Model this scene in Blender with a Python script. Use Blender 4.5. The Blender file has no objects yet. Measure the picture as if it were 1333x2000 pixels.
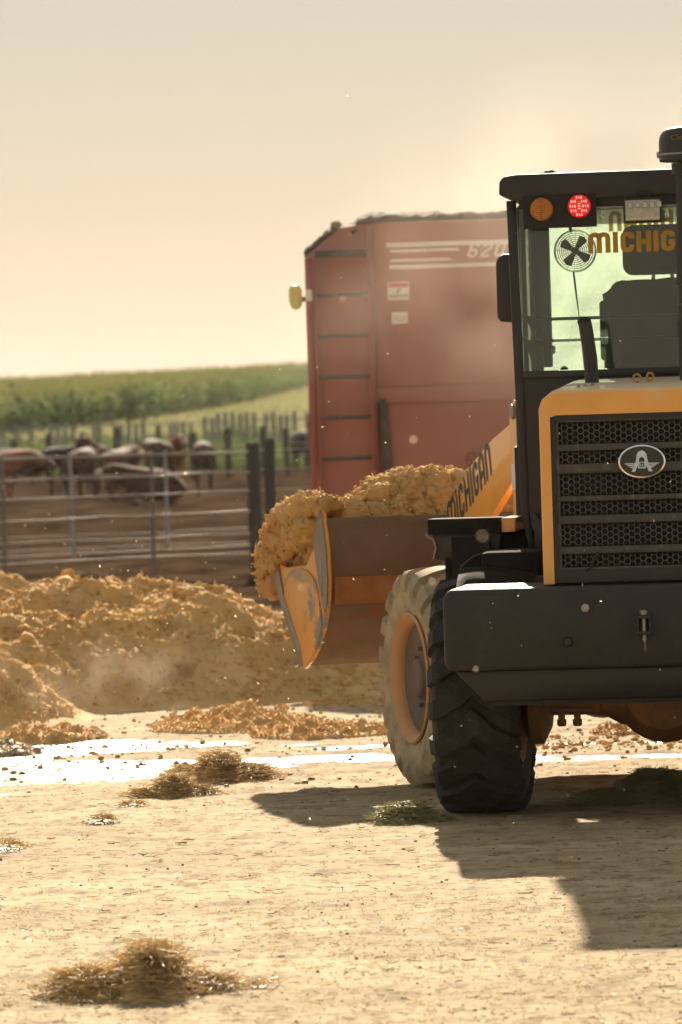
import bpy, bmesh, math, random
import numpy as np
from mathutils import Vector, Matrix, Euler
PI=math.pi; R=math.radians
random.seed(7); rng=np.random.default_rng(11)
sc=bpy.context.scene; col=sc.collection
# ---------------- camera ----------------
cd=bpy.data.cameras.new('camera'); cam=bpy.data.objects.new('camera',cd); col.objects.link(cam)
cd.sensor_fit='VERTICAL'; cd.sensor_height=36; cd.sensor_width=24; cd.lens=180
cd.clip_start=.5; cd.clip_end=5000
cam.matrix_world=Matrix.Translation((0,0,1.96)) @ Matrix.Rotation(PI/2-.0155,4,'X') @ Matrix.Rotation(-.030,4,'Z')
cd.dof.use_dof=True; cd.dof.focus_distance=24.4; cd.dof.aperture_fstop=5.6
sc.camera=cam
# ---------------- sky, sun, exposure ----------------
SUN_EL, SUN_AZ = R(23.5), R(.2)      # azimuth measured from +Y towards +X
w=bpy.data.worlds.new('World'); sc.world=w; w.use_nodes=True
nt=w.node_tree; nt.nodes.clear()
sky=nt.nodes.new('ShaderNodeTexSky'); sky.sky_type='NISHITA'; sky.sun_disc=False
sky.sun_elevation=SUN_EL; sky.sun_rotation=SUN_AZ; sky.altitude=300; sky.air_density=1.0; sky.dust_density=2.0; sky.ozone_density=1.0
N_=nt.nodes.new; L_=nt.links.new
tint=N_('ShaderNodeMix'); tint.data_type='RGBA'; tint.blend_type='MULTIPLY'; tint.inputs[0].default_value=1
tint.inputs[7].default_value=(1.0,.78,.66,1)          # dusty evening air takes the blue and green out
# dust in the lower air: pale and bright at the horizon, duller and greyer higher up
tcw=N_('ShaderNodeTexCoord'); spw=N_('ShaderNodeSeparateXYZ'); L_(tcw.outputs['Generated'],spw.inputs[0])
rp=N_('ShaderNodeValToRGB'); el=rp.color_ramp.elements
el[0].position=0.0; el[0].color=(3.7,3.15,2.45,1); el[1].position=1.0; el[1].color=(1.45,1.5,1.5,1)
for p_,c_ in ((.022,(3.15,2.62,1.95)),(.045,(2.62,2.30,1.72)),(.085,(2.12,2.08,1.76)),(.25,(1.85,1.85,1.62))):
    e_=el.new(p_); e_.color=(*c_,1)
L_(spw.outputs[2],rp.inputs[0])
cl=N_('ShaderNodeTexNoise'); cl.inputs['Scale'].default_value=5; cl.inputs['Detail'].default_value=3; L_(tcw.outputs['Generated'],cl.inputs[0])
mxw=N_('ShaderNodeMix'); mxw.data_type='RGBA'; mxw.inputs[0].default_value=.985
L_(sky.outputs[0],tint.inputs[6]); L_(tint.outputs[2],mxw.inputs[6]); L_(rp.outputs[0],mxw.inputs[7])
bg=N_('ShaderNodeBackground'); bg.inputs[1].default_value=.10
out=N_('ShaderNodeOutputWorld'); L_(mxw.outputs[2],bg.inputs[0]); L_(bg.outputs[0],out.inputs[0])
sl=bpy.data.lights.new('sun','SUN'); sl.energy=5.0; sl.angle=R(.6); sl.color=(1.0,.85,.64)
so=bpy.data.objects.new('sun',sl); col.objects.link(so)
sd=Vector((math.sin(SUN_AZ)*math.cos(SUN_EL),math.cos(SUN_AZ)*math.cos(SUN_EL),math.sin(SUN_EL)))
so.rotation_euler=sd.to_track_quat('Z','Y').to_euler(); so.location=sd*60
vs=sc.view_settings; vs.view_transform='Standard'; vs.look='None'; vs.gamma=1; vs.use_curve_mapping=False; vs.exposure=1.45
cy=sc.cycles; cy.use_denoising=True; cy.max_bounces=8; cy.diffuse_bounces=3; cy.glossy_bounces=3
cy.transmission_bounces=6; cy.transparent_max_bounces=16; cy.volume_bounces=1; cy.caustics_reflective=False; cy.caustics_refractive=False
cy.sample_clamp_indirect=6; cy.volume_step_rate=4; cy.volume_max_steps=64
# ---------------- noise ----------------
_perm=np.random.default_rng(3).permutation(256); _perm=np.concatenate([_perm,_perm])
_g=np.random.default_rng(4).normal(size=(256,3)); _g/=np.linalg.norm(_g,axis=1)[:,None]
def pn(p):
    p=np.asarray(p,float); i=np.floor(p).astype(int); f=p-i; u=f*f*f*(f*(f*6-15)+10); i&=255
    r=0
    for a in (0,1):
        wx=u[...,0] if a else 1-u[...,0]; ha=_perm[(i[...,0]+a)&255]
        for b in (0,1):
            wy=u[...,1] if b else 1-u[...,1]; hb=_perm[(ha+i[...,1]+b)&255]
            for c in (0,1):
                wz=u[...,2] if c else 1-u[...,2]; h=_perm[(hb+i[...,2]+c)&255]
                g=_g[h]; d=(f[...,0]-a)*g[...,0]+(f[...,1]-b)*g[...,1]+(f[...,2]-c)*g[...,2]
                r=r+wx*wy*wz*d
    return r*1.6
def fbm(p,o=4,gain=.5,bill=False):
    p=np.asarray(p,float); r=0; a=1; s=0
    for k in range(o):
        n=pn(p*(2.03**k)+17.3*k)
        if bill: n=np.abs(n)*2-.6
        r=r+n*a; s+=a; a*=gain
    return r/s
def xyz(x,y,z=0.,s=1.): return np.stack(np.broadcast_arrays(x*s,y*s,np.asarray(z,float)*s),-1)
def sstep(a,b,x):
    t=np.clip((x-a)/(b-a),0,1); return t*t*(3-2*t)
# ---------------- materials ----------------
def mat(name,c1,c2=None,rough=.6,metal=0.,scale=8.,dust=0.,dustc=(.40,.30,.17),bump=.2,bscale=60.,spec=.5,updust=0.,detail=6,coat=0.,trans=0.,stretch=None,wear=None):
    m=bpy.data.materials.new(name); m.use_nodes=True; nt=m.node_tree; n=nt.nodes; l=nt.links
    b=n['Principled BSDF']; b.inputs['Roughness'].default_value=rough; b.inputs['Metallic'].default_value=metal
    b.inputs['Specular IOR Level'].default_value=spec; b.inputs['Coat Weight'].default_value=coat
    tc=n.new('ShaderNodeTexCoord'); src=tc.outputs['Object']
    if stretch:
        mp=n.new('ShaderNodeMapping'); mp.inputs['Scale'].default_value=stretch; l.new(src,mp.inputs[0]); src=mp.outputs[0]
    def noise(s,d=detail,r=.6):
        t=n.new('ShaderNodeTexNoise'); t.inputs['Scale'].default_value=s; t.inputs['Detail'].default_value=d; t.inputs['Roughness'].default_value=r; l.new(src,t.inputs[0]); return t.outputs[0]
    def ramp(f,a,bb):
        r=n.new('ShaderNodeMapRange'); r.inputs[1].default_value=a; r.inputs[2].default_value=bb; l.new(f,r.inputs[0]); return r.outputs[0]
    def mix(f,a,bb):
        x=n.new('ShaderNodeMix'); x.data_type='RGBA'; l.new(f,x.inputs[0])
        for i,v in ((6,a),(7,bb)):
            if isinstance(v,tuple): x.inputs[i].default_value=(*v,1)
            else: l.new(v,x.inputs[i])
        return x.outputs[2]
    c2=c2 or tuple(v*.75 for v in c1)
    cur=mix(ramp(noise(scale),.35,.65),c1,c2)
    if wear:   # (colour, threshold)
        cur=mix(ramp(noise(scale*.6,8,.7),wear[1],wear[1]+.03),cur,wear[0])
    if dust>0 or updust>0:
        f=ramp(noise(scale*1.7,8,.7),.62-.35*dust,.85)
        mu=n.new('ShaderNodeMath'); mu.operation='MULTIPLY'; mu.inputs[1].default_value=min(1,dust*1.6); l.new(f,mu.inputs[0]); f=mu.outputs[0]
        if updust>0:
            ge=n.new('ShaderNodeNewGeometry'); sp=n.new('ShaderNodeSeparateXYZ'); l.new(ge.outputs['Normal'],sp.inputs[0])
            r=n.new('ShaderNodeMapRange'); r.inputs[1].default_value=.3; r.inputs[2].default_value=1; r.inputs[4].default_value=updust; l.new(sp.outputs[2],r.inputs[0])
            ad=n.new('ShaderNodeMath'); ad.operation='ADD'; ad.use_clamp=True; l.new(f,ad.inputs[0]); l.new(r.outputs[0],ad.inputs[1]); f=ad.outputs[0]
        cur=mix(f,cur,dustc)
        rr=n.new('ShaderNodeMapRange'); rr.inputs[3].default_value=rough; rr.inputs[4].default_value=.9; l.new(f,rr.inputs[0]); l.new(rr.outputs[0],b.inputs['Roughness'])
    l.new(cur,b.inputs['Base Color'])
    if bump>0:
        bp=n.new('ShaderNodeBump'); bp.inputs['Strength'].default_value=bump; bp.inputs['Distance'].default_value=.01; l.new(noise(bscale,5,.6),bp.inputs['Height']); l.new(bp.outputs[0],b.inputs['Normal'])
    if trans>0:
        o=n['Material Output']; t=n.new('ShaderNodeBsdfTranslucent'); l.new(cur,t.inputs[0])
        ms=n.new('ShaderNodeMixShader'); ms.inputs[0].default_value=trans; l.new(b.outputs[0],ms.inputs[1]); l.new(t.outputs[0],ms.inputs[2]); l.new(ms.outputs[0],o.inputs[0])
    return m
def glass_mat(name,tint,dustc,dust,lo=.3,hi=.7,scale=5.):
    m=bpy.data.materials.new(name); m.use_nodes=True; nt=m.node_tree; n=nt.nodes; l=nt.links
    for x in list(n):
        if x.type=='BSDF_PRINCIPLED': n.remove(x)
    o=n['Material Output']; tr=n.new('ShaderNodeBsdfTransparent'); tr.inputs[0].default_value=(*tint,1)
    gl=n.new('ShaderNodeBsdfGlossy'); gl.inputs[1].default_value=.03; gl.inputs[0].default_value=(.9,.9,.9,1)
    fr=n.new('ShaderNodeFresnel'); fr.inputs[0].default_value=1.45
    m1=n.new('ShaderNodeMixShader'); l.new(fr.outputs[0],m1.inputs[0]); l.new(tr.outputs[0],m1.inputs[1]); l.new(gl.outputs[0],m1.inputs[2])
    ts=n.new('ShaderNodeBsdfTranslucent'); ts.inputs[0].default_value=(*dustc,1)
    df=n.new('ShaderNodeBsdfDiffuse'); df.inputs[0].default_value=(*dustc,1)
    m2=n.new('ShaderNodeMixShader'); m2.inputs[0].default_value=.3; l.new(ts.outputs[0],m2.inputs[1]); l.new(df.outputs[0],m2.inputs[2])
    tc=n.new('ShaderNodeTexCoord'); no=n.new('ShaderNodeTexNoise'); no.inputs['Scale'].default_value=scale; no.inputs['Detail'].default_value=9; no.inputs['Roughness'].default_value=.68; no.inputs['Distortion'].default_value=.6
    l.new(tc.outputs['Object'],no.inputs[0]); mr=n.new('ShaderNodeMapRange'); mr.inputs[1].default_value=lo; mr.inputs[2].default_value=hi; mr.inputs[3].default_value=dust*.5; mr.inputs[4].default_value=dust*1.3; l.new(no.outputs[0],mr.inputs[0])
    m3=n.new('ShaderNodeMixShader'); l.new(mr.outputs[0],m3.inputs[0]); l.new(m1.outputs[0],m3.inputs[1]); l.new(m2.outputs[0],m3.inputs[2]); l.new(m3.outputs[0],o.inputs[0])
    return m
def emis(name,c,s,base=None):
    m=bpy.data.materials.new(name); m.use_nodes=True; b=m.node_tree.nodes['Principled BSDF']
    b.inputs['Base Color'].default_value=(*(base or c),1); b.inputs['Emission Color'].default_value=(*c,1); b.inputs['Emission Strength'].default_value=s; b.inputs['Roughness'].default_value=.25
    return m
# ---------------- mesh builder ----------------
class MB:
    def __init__(s): s.bm=bmesh.new()
    def _add(s,src,mx=None):
        if mx is not None: bmesh.ops.transform(src,matrix=mx,verts=src.verts)
        off=len(s.bm.verts); vs=[s.bm.verts.new(v.co) for v in src.verts]
        src.verts.index_update()
        for f in src.faces:
            try: s.bm.faces.new([vs[v.index] for v in f.verts])
            except ValueError: pass
        src.free(); return s
    def box(s,x0,x1,y0,y1,z0,z1,bev=0.,seg=2,mx=None):
        b=bmesh.new(); bmesh.ops.create_cube(b,size=1)
        for v in b.verts: v.co=Vector(((x0+x1)/2+v.co.x*(x1-x0),(y0+y1)/2+v.co.y*(y1-y0),(z0+z1)/2+v.co.z*(z1-z0)))
        if bev>0: bmesh.ops.bevel(b,geom=list(b.edges),offset=bev,segments=seg,affect='EDGES',profile=.5)
        return s._add(b,mx)
    def prism(s,poly,axis,a,b_,bev=0.,seg=2,mx=None):
        """poly: 2D outline; axis 'x': (y,z) extruded over x in a..b; 'y': (x,z); 'z': (x,y)"""
        b=bmesh.new()
        def P(u,v,t): return {'x':(t,u,v),'y':(u,t,v),'z':(u,v,t)}[axis]
        v0=[b.verts.new(P(u,v,a)) for u,v in poly]; v1=[b.verts.new(P(u,v,b_)) for u,v in poly]; n=len(poly)
        b.faces.new(v0); b.faces.new(v1[::-1])
        for i in range(n): b.faces.new([v0[i],v1[i],v1[(i+1)%n],v0[(i+1)%n]])
        bmesh.ops.recalc_face_normals(b,faces=b.faces)
        if bev>0:
            bmesh.ops.bevel(b,geom=[e for e in b.edges if e.calc_face_angle(0)>.6],offset=bev,segments=seg,affect='EDGES',profile=.5)
        bmesh.ops.triangulate(b,faces=[f for f in b.faces if len(f.verts)>4])
        return s._add(b,mx)
    def tube(s,pts,r,n=10,cap=True,mx=None):
        pts=[Vector(p) for p in pts]; rs=r if isinstance(r,(list,tuple)) else [r]*len(pts)
        b=bmesh.new(); rings=[]; up=None
        for i,p in enumerate(pts):
            d=(pts[min(i+1,len(pts)-1)]-pts[max(i-1,0)]).normalized()
            if up is None: up=Vector((0,0,1)) if abs(d.z)<.9 else Vector((1,0,0))
            a=d.cross(up).normalized(); up=a.cross(d).normalized()
            rings.append([b.verts.new(p+(a*math.cos(t)+up*math.sin(t))*rs[i]) for t in [2*PI*k/n for k in range(n)]])
        for i in range(len(rings)-1):
            for k in range(n): b.faces.new([rings[i][k],rings[i][(k+1)%n],rings[i+1][(k+1)%n],rings[i+1][k]])
        if cap:
            b.faces.new(rings[0][::-1]); b.faces.new(rings[-1])
        bmesh.ops.recalc_face_normals(b,faces=b.faces)
        return s._add(b,mx)
    def lathe(s,prof,axis='x',c=(0,0,0),n=48,mx=None,closed=False):
        """prof: (offset along axis, radius)"""
        b=bmesh.new(); rings=[]
        for o,r in prof:
            ring=[]
            for k in range(n):
                t=2*PI*k/n; u,v=r*math.cos(t),r*math.sin(t)
                q={'x':(o,u,v),'y':(u,o,v),'z':(u,v,o)}[axis]
                ring.append(b.verts.new((q[0]+c[0],q[1]+c[1],q[2]+c[2])))
            rings.append(ring)
        m=len(rings); 
        for i in range(m if closed else m-1):
            j=(i+1)%m
            for k in range(n): b.faces.new([rings[i][k],rings[i][(k+1)%n],rings[j][(k+1)%n],rings[j][k]])
        if not closed:
            for rg,fl in ((rings[0],1),(rings[-1],0)): b.faces.new(rg[::-1] if fl else rg)
        bmesh.ops.remove_doubles(b,verts=b.verts,dist=1e-6)
        bmesh.ops.recalc_face_normals(b,faces=b.faces)
        return s._add(b,mx)
    def ball(s,c,r,sub=2,scale=(1,1,1)):
        b=bmesh.new(); bmesh.ops.create_icosphere(b,subdivisions=sub,radius=r)
        for v in b.verts: v.co=Vector((v.co.x*scale[0]+c[0],v.co.y*scale[1]+c[1],v.co.z*scale[2]+c[2]))
        return s._add(b)
    def build(s,name,m,parent=None,smooth=35,**kw):
        me=bpy.data.meshes.new(name); s.bm.to_mesh(me); s.bm.free()
        return link(name,me,m,parent,smooth,**kw)
def link(name,me,m,parent=None,smooth=35,**kw):
    if m is not None: me.materials.append(m)
    if smooth:
        me.shade_smooth(); me.set_sharp_from_angle(angle=R(smooth))
    o=bpy.data.objects.new(name,me); col.objects.link(o)
    if parent is not None: o.parent=parent
    for k,v in kw.items():
        if k in('loc',): o.location=v
        elif k=='mx': o.matrix_local=v
        else: o[k]=v
    return o
def npmesh(name,V,Fc,m,parent=None,smooth=0,**kw):
    """V (n,3), Fc (k,3 or 4)"""
    me=bpy.data.meshes.new(name); V=np.asarray(V,np.float32); Fc=np.asarray(Fc,np.int32); k=Fc.shape[1]
    me.vertices.add(len(V)); me.vertices.foreach_set('co',V.ravel())
    me.loops.add(Fc.size); me.loops.foreach_set('vertex_index',Fc.ravel())
    me.polygons.add(len(Fc)); me.polygons.foreach_set('loop_start',np.arange(len(Fc),dtype=np.int32)*k)
    me.update(calc_edges=True); me.validate()
    if smooth=='all': me.shade_smooth(); smooth=0
    return link(name,me,m,parent,smooth,**kw)
def gridfaces(nu,nv):
    i=np.arange(nu-1)[:,None]*nv+np.arange(nv-1)[None,:]; i=i.ravel()
    return np.stack([i,i+nv,i+nv+1,i+1],1)
def empty(name,loc,rz=0,label=None,cat=None,group=None,kind=None):
    o=bpy.data.objects.new(name,None); o.empty_display_size=.2; col.objects.link(o); o.location=loc; o.rotation_euler=(0,0,rz)
    return tag(o,label,cat,group,kind)
def tag(o,label=None,cat=None,group=None,kind=None):
    for k,v in(('label',label),('category',cat),('group',group),('kind',kind)):
        if v: o[k]=v
    return o
def evalmesh(o):
    dg=bpy.context.evaluated_depsgraph_get(); return bpy.data.meshes.new_from_object(o.evaluated_get(dg))
def terrain(x,y):
    x=np.asarray(x,float); y=np.asarray(y,float)
    z=.4*sstep(85,150,y)+np.clip(y-150,0,450)*.01467
    z=z+sstep(150,600,y)*.02*np.clip(x+40,-60,60)
    z=z-np.clip(y-605,0,1e4)*.012
    return z
# ---------------- ground ----------------
def spaced(a,b,step,lo,hi,grow=1.09):
    L=list(np.arange(a,b+1e-9,step)); s=step; v=L[-1]
    while v<hi: s*=grow; v+=s; L.append(v)
    s=step; v=L[0]; pre=[]
    while v>lo: s*=grow; v-=s; pre.append(v)
    return np.array(pre[::-1]+L)
WL=-.022       # level of the standing water
def wetmask(x,y):
    # wet, rutted band that crosses the yard left of and behind the loader
    d=fbm(xyz(x,y,0,.55),3)*1.1
    hw=np.interp(x,[-3,-2.2,-1.2,-.2,.6,1.1],[3.4,3.1,2.4,1.75,1.4,1.0]); yc=np.interp(x,[-3,0,1],[31.0,31.2,31.0])
    reg=1-sstep(.55,1.15,np.abs(y-yc+.5*d)/hw)
    nn=fbm(xyz(x*.55,y*1.15,7.),4,.55); bias=np.interp(x,[-3,-2,-1,0,1,3],[.42,.34,.16,.02,-.02,.0])
    a=reg*sstep(-.10,.16,nn+bias-.22*(1-reg)); b=0
    return np.clip(a+b,0,1)
def ground_z(x,y):
    near=1-sstep(60,110,y)
    st=xyz(x,y*.55,0,1); st2=xyz(x*.5,y*1.3,4,2.2)
    z=.010*fbm(st*1.1,4)+.012*fbm(st2,4,.55)*near+.006*fbm(st*6,3)*near+.004*fbm(xyz(x,y,5,22),2)*sstep(50,30,y)
    wm=wetmask(x,y)
    z=z-wm*(.020+.010*fbm(xyz(x*.8,y*1.5,3,1.3),3))+wm*(.012*np.clip(fbm(xyz(x*.6,y*1.5,3,2.2),4,.6),-.2,1)+.010*fbm(xyz(x,y*1.3,3,9),3))
    # churned pens beyond the pipe fence
    pen=sstep(72,85,y)*(1-sstep(190,230,y)); z=z+pen*.11*fbm(xyz(x*.6,y*.35,1,1),4,.6)
    # row of spill between yard and pile
    return z+terrain(x,y)
gx=spaced(-3.6,3.6,.036,-420,420,1.13); gy=spaced(15.5,41,.055,-60,900,1.035)
GX,GY=np.meshgrid(gx,gy,indexing='ij'); GZ=ground_z(GX,GY)
def ground_mat():
    m=bpy.data.materials.new('packed_dirt'); m.use_nodes=True; nt=m.node_tree; n=nt.nodes; l=nt.links; b=n['Principled BSDF']
    ge=n.new('ShaderNodeNewGeometry'); P=ge.outputs['Position']
    sep=n.new('ShaderNodeSeparateXYZ'); l.new(P,sep.inputs[0])
    def noise(s,sy=1,d=6,r=.6,off=0):
        mp=n.new('ShaderNodeMapping'); mp.inputs['Scale'].default_value=(s,s*sy,s); mp.inputs['Location'].default_value=(off,off,0); l.new(P,mp.inputs[0])
        t=n.new('ShaderNodeTexNoise'); t.inputs['Scale'].default_value=1; t.inputs['Detail'].default_value=d; t.inputs['Roughness'].default_value=r; l.new(mp.outputs[0],t.inputs[0]); return t.outputs[0]
    def rg(f,a,bb,c=0.,d=1.):
        r=n.new('ShaderNodeMapRange'); r.interpolation_type='SMOOTHSTEP'
        for i,v in((1,a),(2,bb),(3,c),(4,d)): r.inputs[i].default_value=v
        l.new(f,r.inputs[0]); return r.outputs[0]
    def mix(f,a,bb):
        x=n.new('ShaderNodeMix'); x.data_type='RGBA'; l.new(f,x.inputs[0])
        for i,v in((6,a),(7,bb)):
            if isinstance(v,tuple): x.inputs[i].default_value=(*v,1)
            else: l.new(v,x.inputs[i])
        return x.outputs[2]
    def mul(a,bb,op='MULTIPLY'):
        x=n.new('ShaderNodeMath'); x.operation=op; x.use_clamp=True; l.new(a,x.inputs[0])
        if isinstance(bb,(int,float)): x.inputs[1].default_value=bb
        else: l.new(bb,x.inputs[1])
        return x.outputs[0]
    c=mix(rg(noise(.55,1.6,7,.65),.38,.62),(.48,.375,.245),(.36,.275,.168))
    c=mix(rg(noise(5,.6,8,.7,3),.45,.7),c,(.20,.15,.095))
    c=mix(rg(noise(60,1.2,4,.7,9),.60,.72,0,.8),c,(.15,.11,.07))
    c=mix(rg(noise(85,1.2,3,.7,29),.60,.72,0,.8),c,(.52,.43,.30))
    c=mix(rg(noise(3.2,2.2,7,.75,49),.54,.66,0,.65),c,(.145,.105,.062))
    c=mix(rg(noise(1.6,2.6,7,.75,69),.55,.70,0,.6),c,(.46,.38,.265))
    c=mix(rg(noise(.9,3.4,8,.78,89),.52,.66,0,.55),c,(.20,.145,.085))
    c=mix(rg(noise(9,3.,6,.8,99),.56,.68,0,.6),c,(.18,.13,.075))
    # wet: attribute painted from the same mask that lowers the ground
    at=n.new('ShaderNodeAttribute'); at.attribute_name='wet'
    wet=mul(rg(at.outputs['Fac'],.25,.8),rg(noise(2.2,.8,6,.7,5),.35,.60,.25,1.))
    c=mix(wet,c,(.13,.095,.06))
    # pens: churned manure and soil; then dry grass
    pen=rg(sep.outputs[1],46,60); c=mix(pen,c,mix(rg(noise(.9,.35,8,.72,2),.35,.65),(.022,.014,.009),(.078,.050,.030)))
    
    gr=rg(sep.outputs[1],190,225); c=mix(gr,c,mix(rg(noise(.12,.5,8,.7,2),.35,.65),(.22,.21,.10),(.15,.165,.065)))
    l.new(c,b.inputs['Base Color'])
    rr=rg(wet,0,1,.92,.42); l.new(rr,b.inputs['Roughness']); l.new(mul(rg(wet,0,1,.03,.16),rg(sep.outputs[1],44,58,1.,0.)),b.inputs['Specular IOR Level'])
    bp=n.new('ShaderNodeBump'); bp.inputs['Strength'].default_value=.5; bp.inputs['Distance'].default_value=.007
    l.new(mul(noise(45,.8,6,.7),noise(11,.7,4,.6),'ADD'),bp.inputs['Height']); l.new(bp.outputs[0],b.inputs['Normal'])
    return m
G=npmesh('ground',np.stack([GX,GY,GZ],-1).reshape(-1,3),gridfaces(len(gx),len(gy)),ground_mat(),smooth='all',kind='structure')
a=G.data.attributes.new('wet','FLOAT','POINT'); a.data.foreach_set('value',wetmask(GX,GY).astype(np.float32).ravel())
# standing water, one sheet per puddle, lying in the hollows of the ground
def water_mat():
    m=bpy.data.materials.new('puddle_water'); m.use_nodes=True; nt=m.node_tree; b=nt.nodes['Principled BSDF']
    b.inputs['Base Color'].default_value=(.10,.075,.045,1); b.inputs['Roughness'].default_value=.16; b.inputs['IOR'].default_value=1.33
    t=nt.nodes.new('ShaderNodeTexNoise'); t.inputs['Scale'].default_value=14; t.inputs['Detail'].default_value=4
    tc=nt.nodes.new('ShaderNodeTexCoord'); nt.links.new(tc.outputs['Object'],t.inputs[0])
    bp=nt.nodes.new('ShaderNodeBump'); bp.inputs['Strength'].default_value=.35; bp.inputs['Distance'].default_value=.004; nt.links.new(t.outputs[0],bp.inputs['Height']); nt.links.new(bp.outputs[0],b.inputs['Normal'])
    return m
WM=water_mat()
for (cx,cy_,rx_,ry_) in ((-2.2,31.4,3.0,3.6),(2.3,30.6,1.9,1.3)):
    k=64; t=np.arange(k)*2*PI/k; rr=1+.08*np.sin(5*t)
    V=[(cx,cy_,WL)]+[(cx+rx_*math.cos(a)*r_,cy_+ry_*math.sin(a)*r_,WL) for a,r_ in zip(t,rr)]
    npmesh('puddle',V,[(0,1+i,1+(i+1)%k) for i in range(k)],WM,kind='structure')
def strands(n,pos,length,wid,up,m,name,parent=None,bend=.35,**kw):
    """n thin bent ribbons; pos(n)->(n,3) roots; up: mean steepness"""
    P=pos(n); a=rng.uniform(0,2*PI,n); e=rng.normal(0,1,n)*up
    d=np.stack([np.cos(a)*np.cos(e),np.sin(a)*np.cos(e),np.sin(e)],1); L=length*rng.uniform(.35,1.3,n)
    side=np.cross(d,np.array([0,0,1.])); side/=np.linalg.norm(side,axis=1)[:,None]+1e-9
    q=rng.uniform(0,PI,n); nrm=np.cross(side,d); side=side*np.cos(q)[:,None]+nrm*np.sin(q)[:,None]
    bd=rng.normal(0,1,(n,3))*bend; W=wid*rng.uniform(.6,1.4,n)
    V=[]
    for t in (-.5,-.17,.17,.5):
        c=P+d*(L*t)[:,None]+bd*(L*(t*t-.08))[:,None]
        V.append(c-side*W[:,None]/2); V.append(c+side*W[:,None]/2)
    V=np.stack(V,1).reshape(-1,3); base=np.arange(n)[:,None]*8
    Fc=np.concatenate([base+np.array([0,1,3,2]),base+np.array([2,3,5,4]),base+np.array([4,5,7,6])])
    return npmesh(name,V,Fc,m,parent,kind='stuff',**kw)
# ---------------- heap of wet feed ----------------
feed=mat('wet_feed',(.82,.53,.21),(.68,.41,.145),rough=.85,scale=2.2,bump=1.,bscale=90,trans=.26,spec=.2,dust=.45,updust=.12,dustc=(.86,.66,.37))
def crest(x):
    X=[-6,-4.5,-3.2,-2.6,-2.35,-2.05,-1.5,-1.0,-.65,-.3,0,.3,.75,1.2]; Z=[.65,.83,.89,.80,.73,.74,.75,.62,.49,.37,.27,.18,.06,-.05]
    return np.interp(x,X,Z)
def pile_z(x,y):
    toe=np.interp(x,[-6,-2.6,-2.0,-.7,.3,1.2],[34.6,35.4,36.3,37.0,37.4,38.4]); yc=39.4+.25*np.sin(x*1.7)
    t=(y-toe)/(yc-toe); f=np.where(t<1,sstep(-.05,1.0,t)**.85,1-sstep(0,1,(y-yc)/3.0))
    f=np.where(t<0,0,f)
    z=crest(x)*f
    l2=.78*np.exp(-(((x+3.15)/.85)**2+((y-36.1)/.9)**2)*1.1); z=np.maximum(z,l2*(1+.0*x))
    z=z+.10*np.exp(-(((x+.95)/.22)**2+((y-38.9)/.3)**2))
    env=sstep(.0,.25,z)
    p=xyz(x,y*.8,z,1)
    b1=np.abs(fbm(p*2.1,2)); b2=1-2.2*np.abs(fbm(p*4.6+9,2)); b3=1-2.2*np.abs(fbm(p*11+3,2))
    z=z+env*(.15*(.35-b1)*2+.05*fbm(p*1.1+33,2)+.045*b2*(.4+.9*sstep(-.3,.3,pn(p*1.3+40)))+.030*b3+.030*fbm(p*17+8,2)+.022*fbm(p*34,2))*np.where(f>.0,1,1)
    z=z-.05*(1-env)
    return z
px_=np.arange(-5.4,1.25,.021); py_=np.arange(34.2,42.6,.024); PX,PY=np.meshgrid(px_,py_,indexing='ij')
PZ=pile_z(PX,PY)
# push the surface sideways too, so that lumps overhang a little
ox=.05*fbm(xyz(PX,PY,PZ,5.0),3)*sstep(.03,.2,PZ); oy=-.06*np.abs(fbm(xyz(PX+7,PY,PZ,4.0),3))*sstep(.03,.2,PZ)
pile=empty('feed_heap',(-1.5,38.5,0),0,'long golden brown heap of crumbly wet feed lying in front of the pipe fence','heap')
pv=np.stack([PX+ox+1.5,PY+oy-38.5,PZ],-1).reshape(-1,3)
npmesh('heap_surface',pv,gridfaces(len(px_),len(py_)),feed,pile,smooth='all')
# lumps: crumbly clods as one mass
def clodmesh(name,spots,m,parent=None,sub=2,**kw):
    b=bmesh.new(); bmesh.ops.create_icosphere(b,subdivisions=sub,radius=1); b.verts.ensure_lookup_table()
    bv=np.array([v.co for v in b.verts]); bf=np.array([[v.index for v in f.verts] for f in b.faces]); b.free()
    V=[];Fc=[];o=0
    for (x,y,z,r) in spots:
        s=1+.55*fbm(bv*1.3+rng.uniform(-50,50,3),2)+.45*fbm(bv*3.1+rng.uniform(-50,50,3),2); sc3=r*rng.uniform(.75,1.25,3)*np.array([1.1,1.1,.8])
        V.append(bv*s[:,None]*sc3+np.array([x,y,z])); Fc.append(bf+o); o+=len(bv)
    return npmesh(name,np.concatenate(V),np.concatenate(Fc),m,parent,smooth='all',**kw)
sp=[]
for _ in range(3600):
    x=rng.uniform(-4.6,.8); y=rng.uniform(35.2,40.2); z=float(pile_z(np.array([x]),np.array([y]))[0])
    if z<.05: continue
    r=.010+.040*rng.random()**4
    if y>38.7 or x<-2.3: r*=1.35
    sp.append((x+1.5,y-38.5,z-r*.25,r))
clodmesh('clods',sp,feed,pile,kind='stuff')
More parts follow.
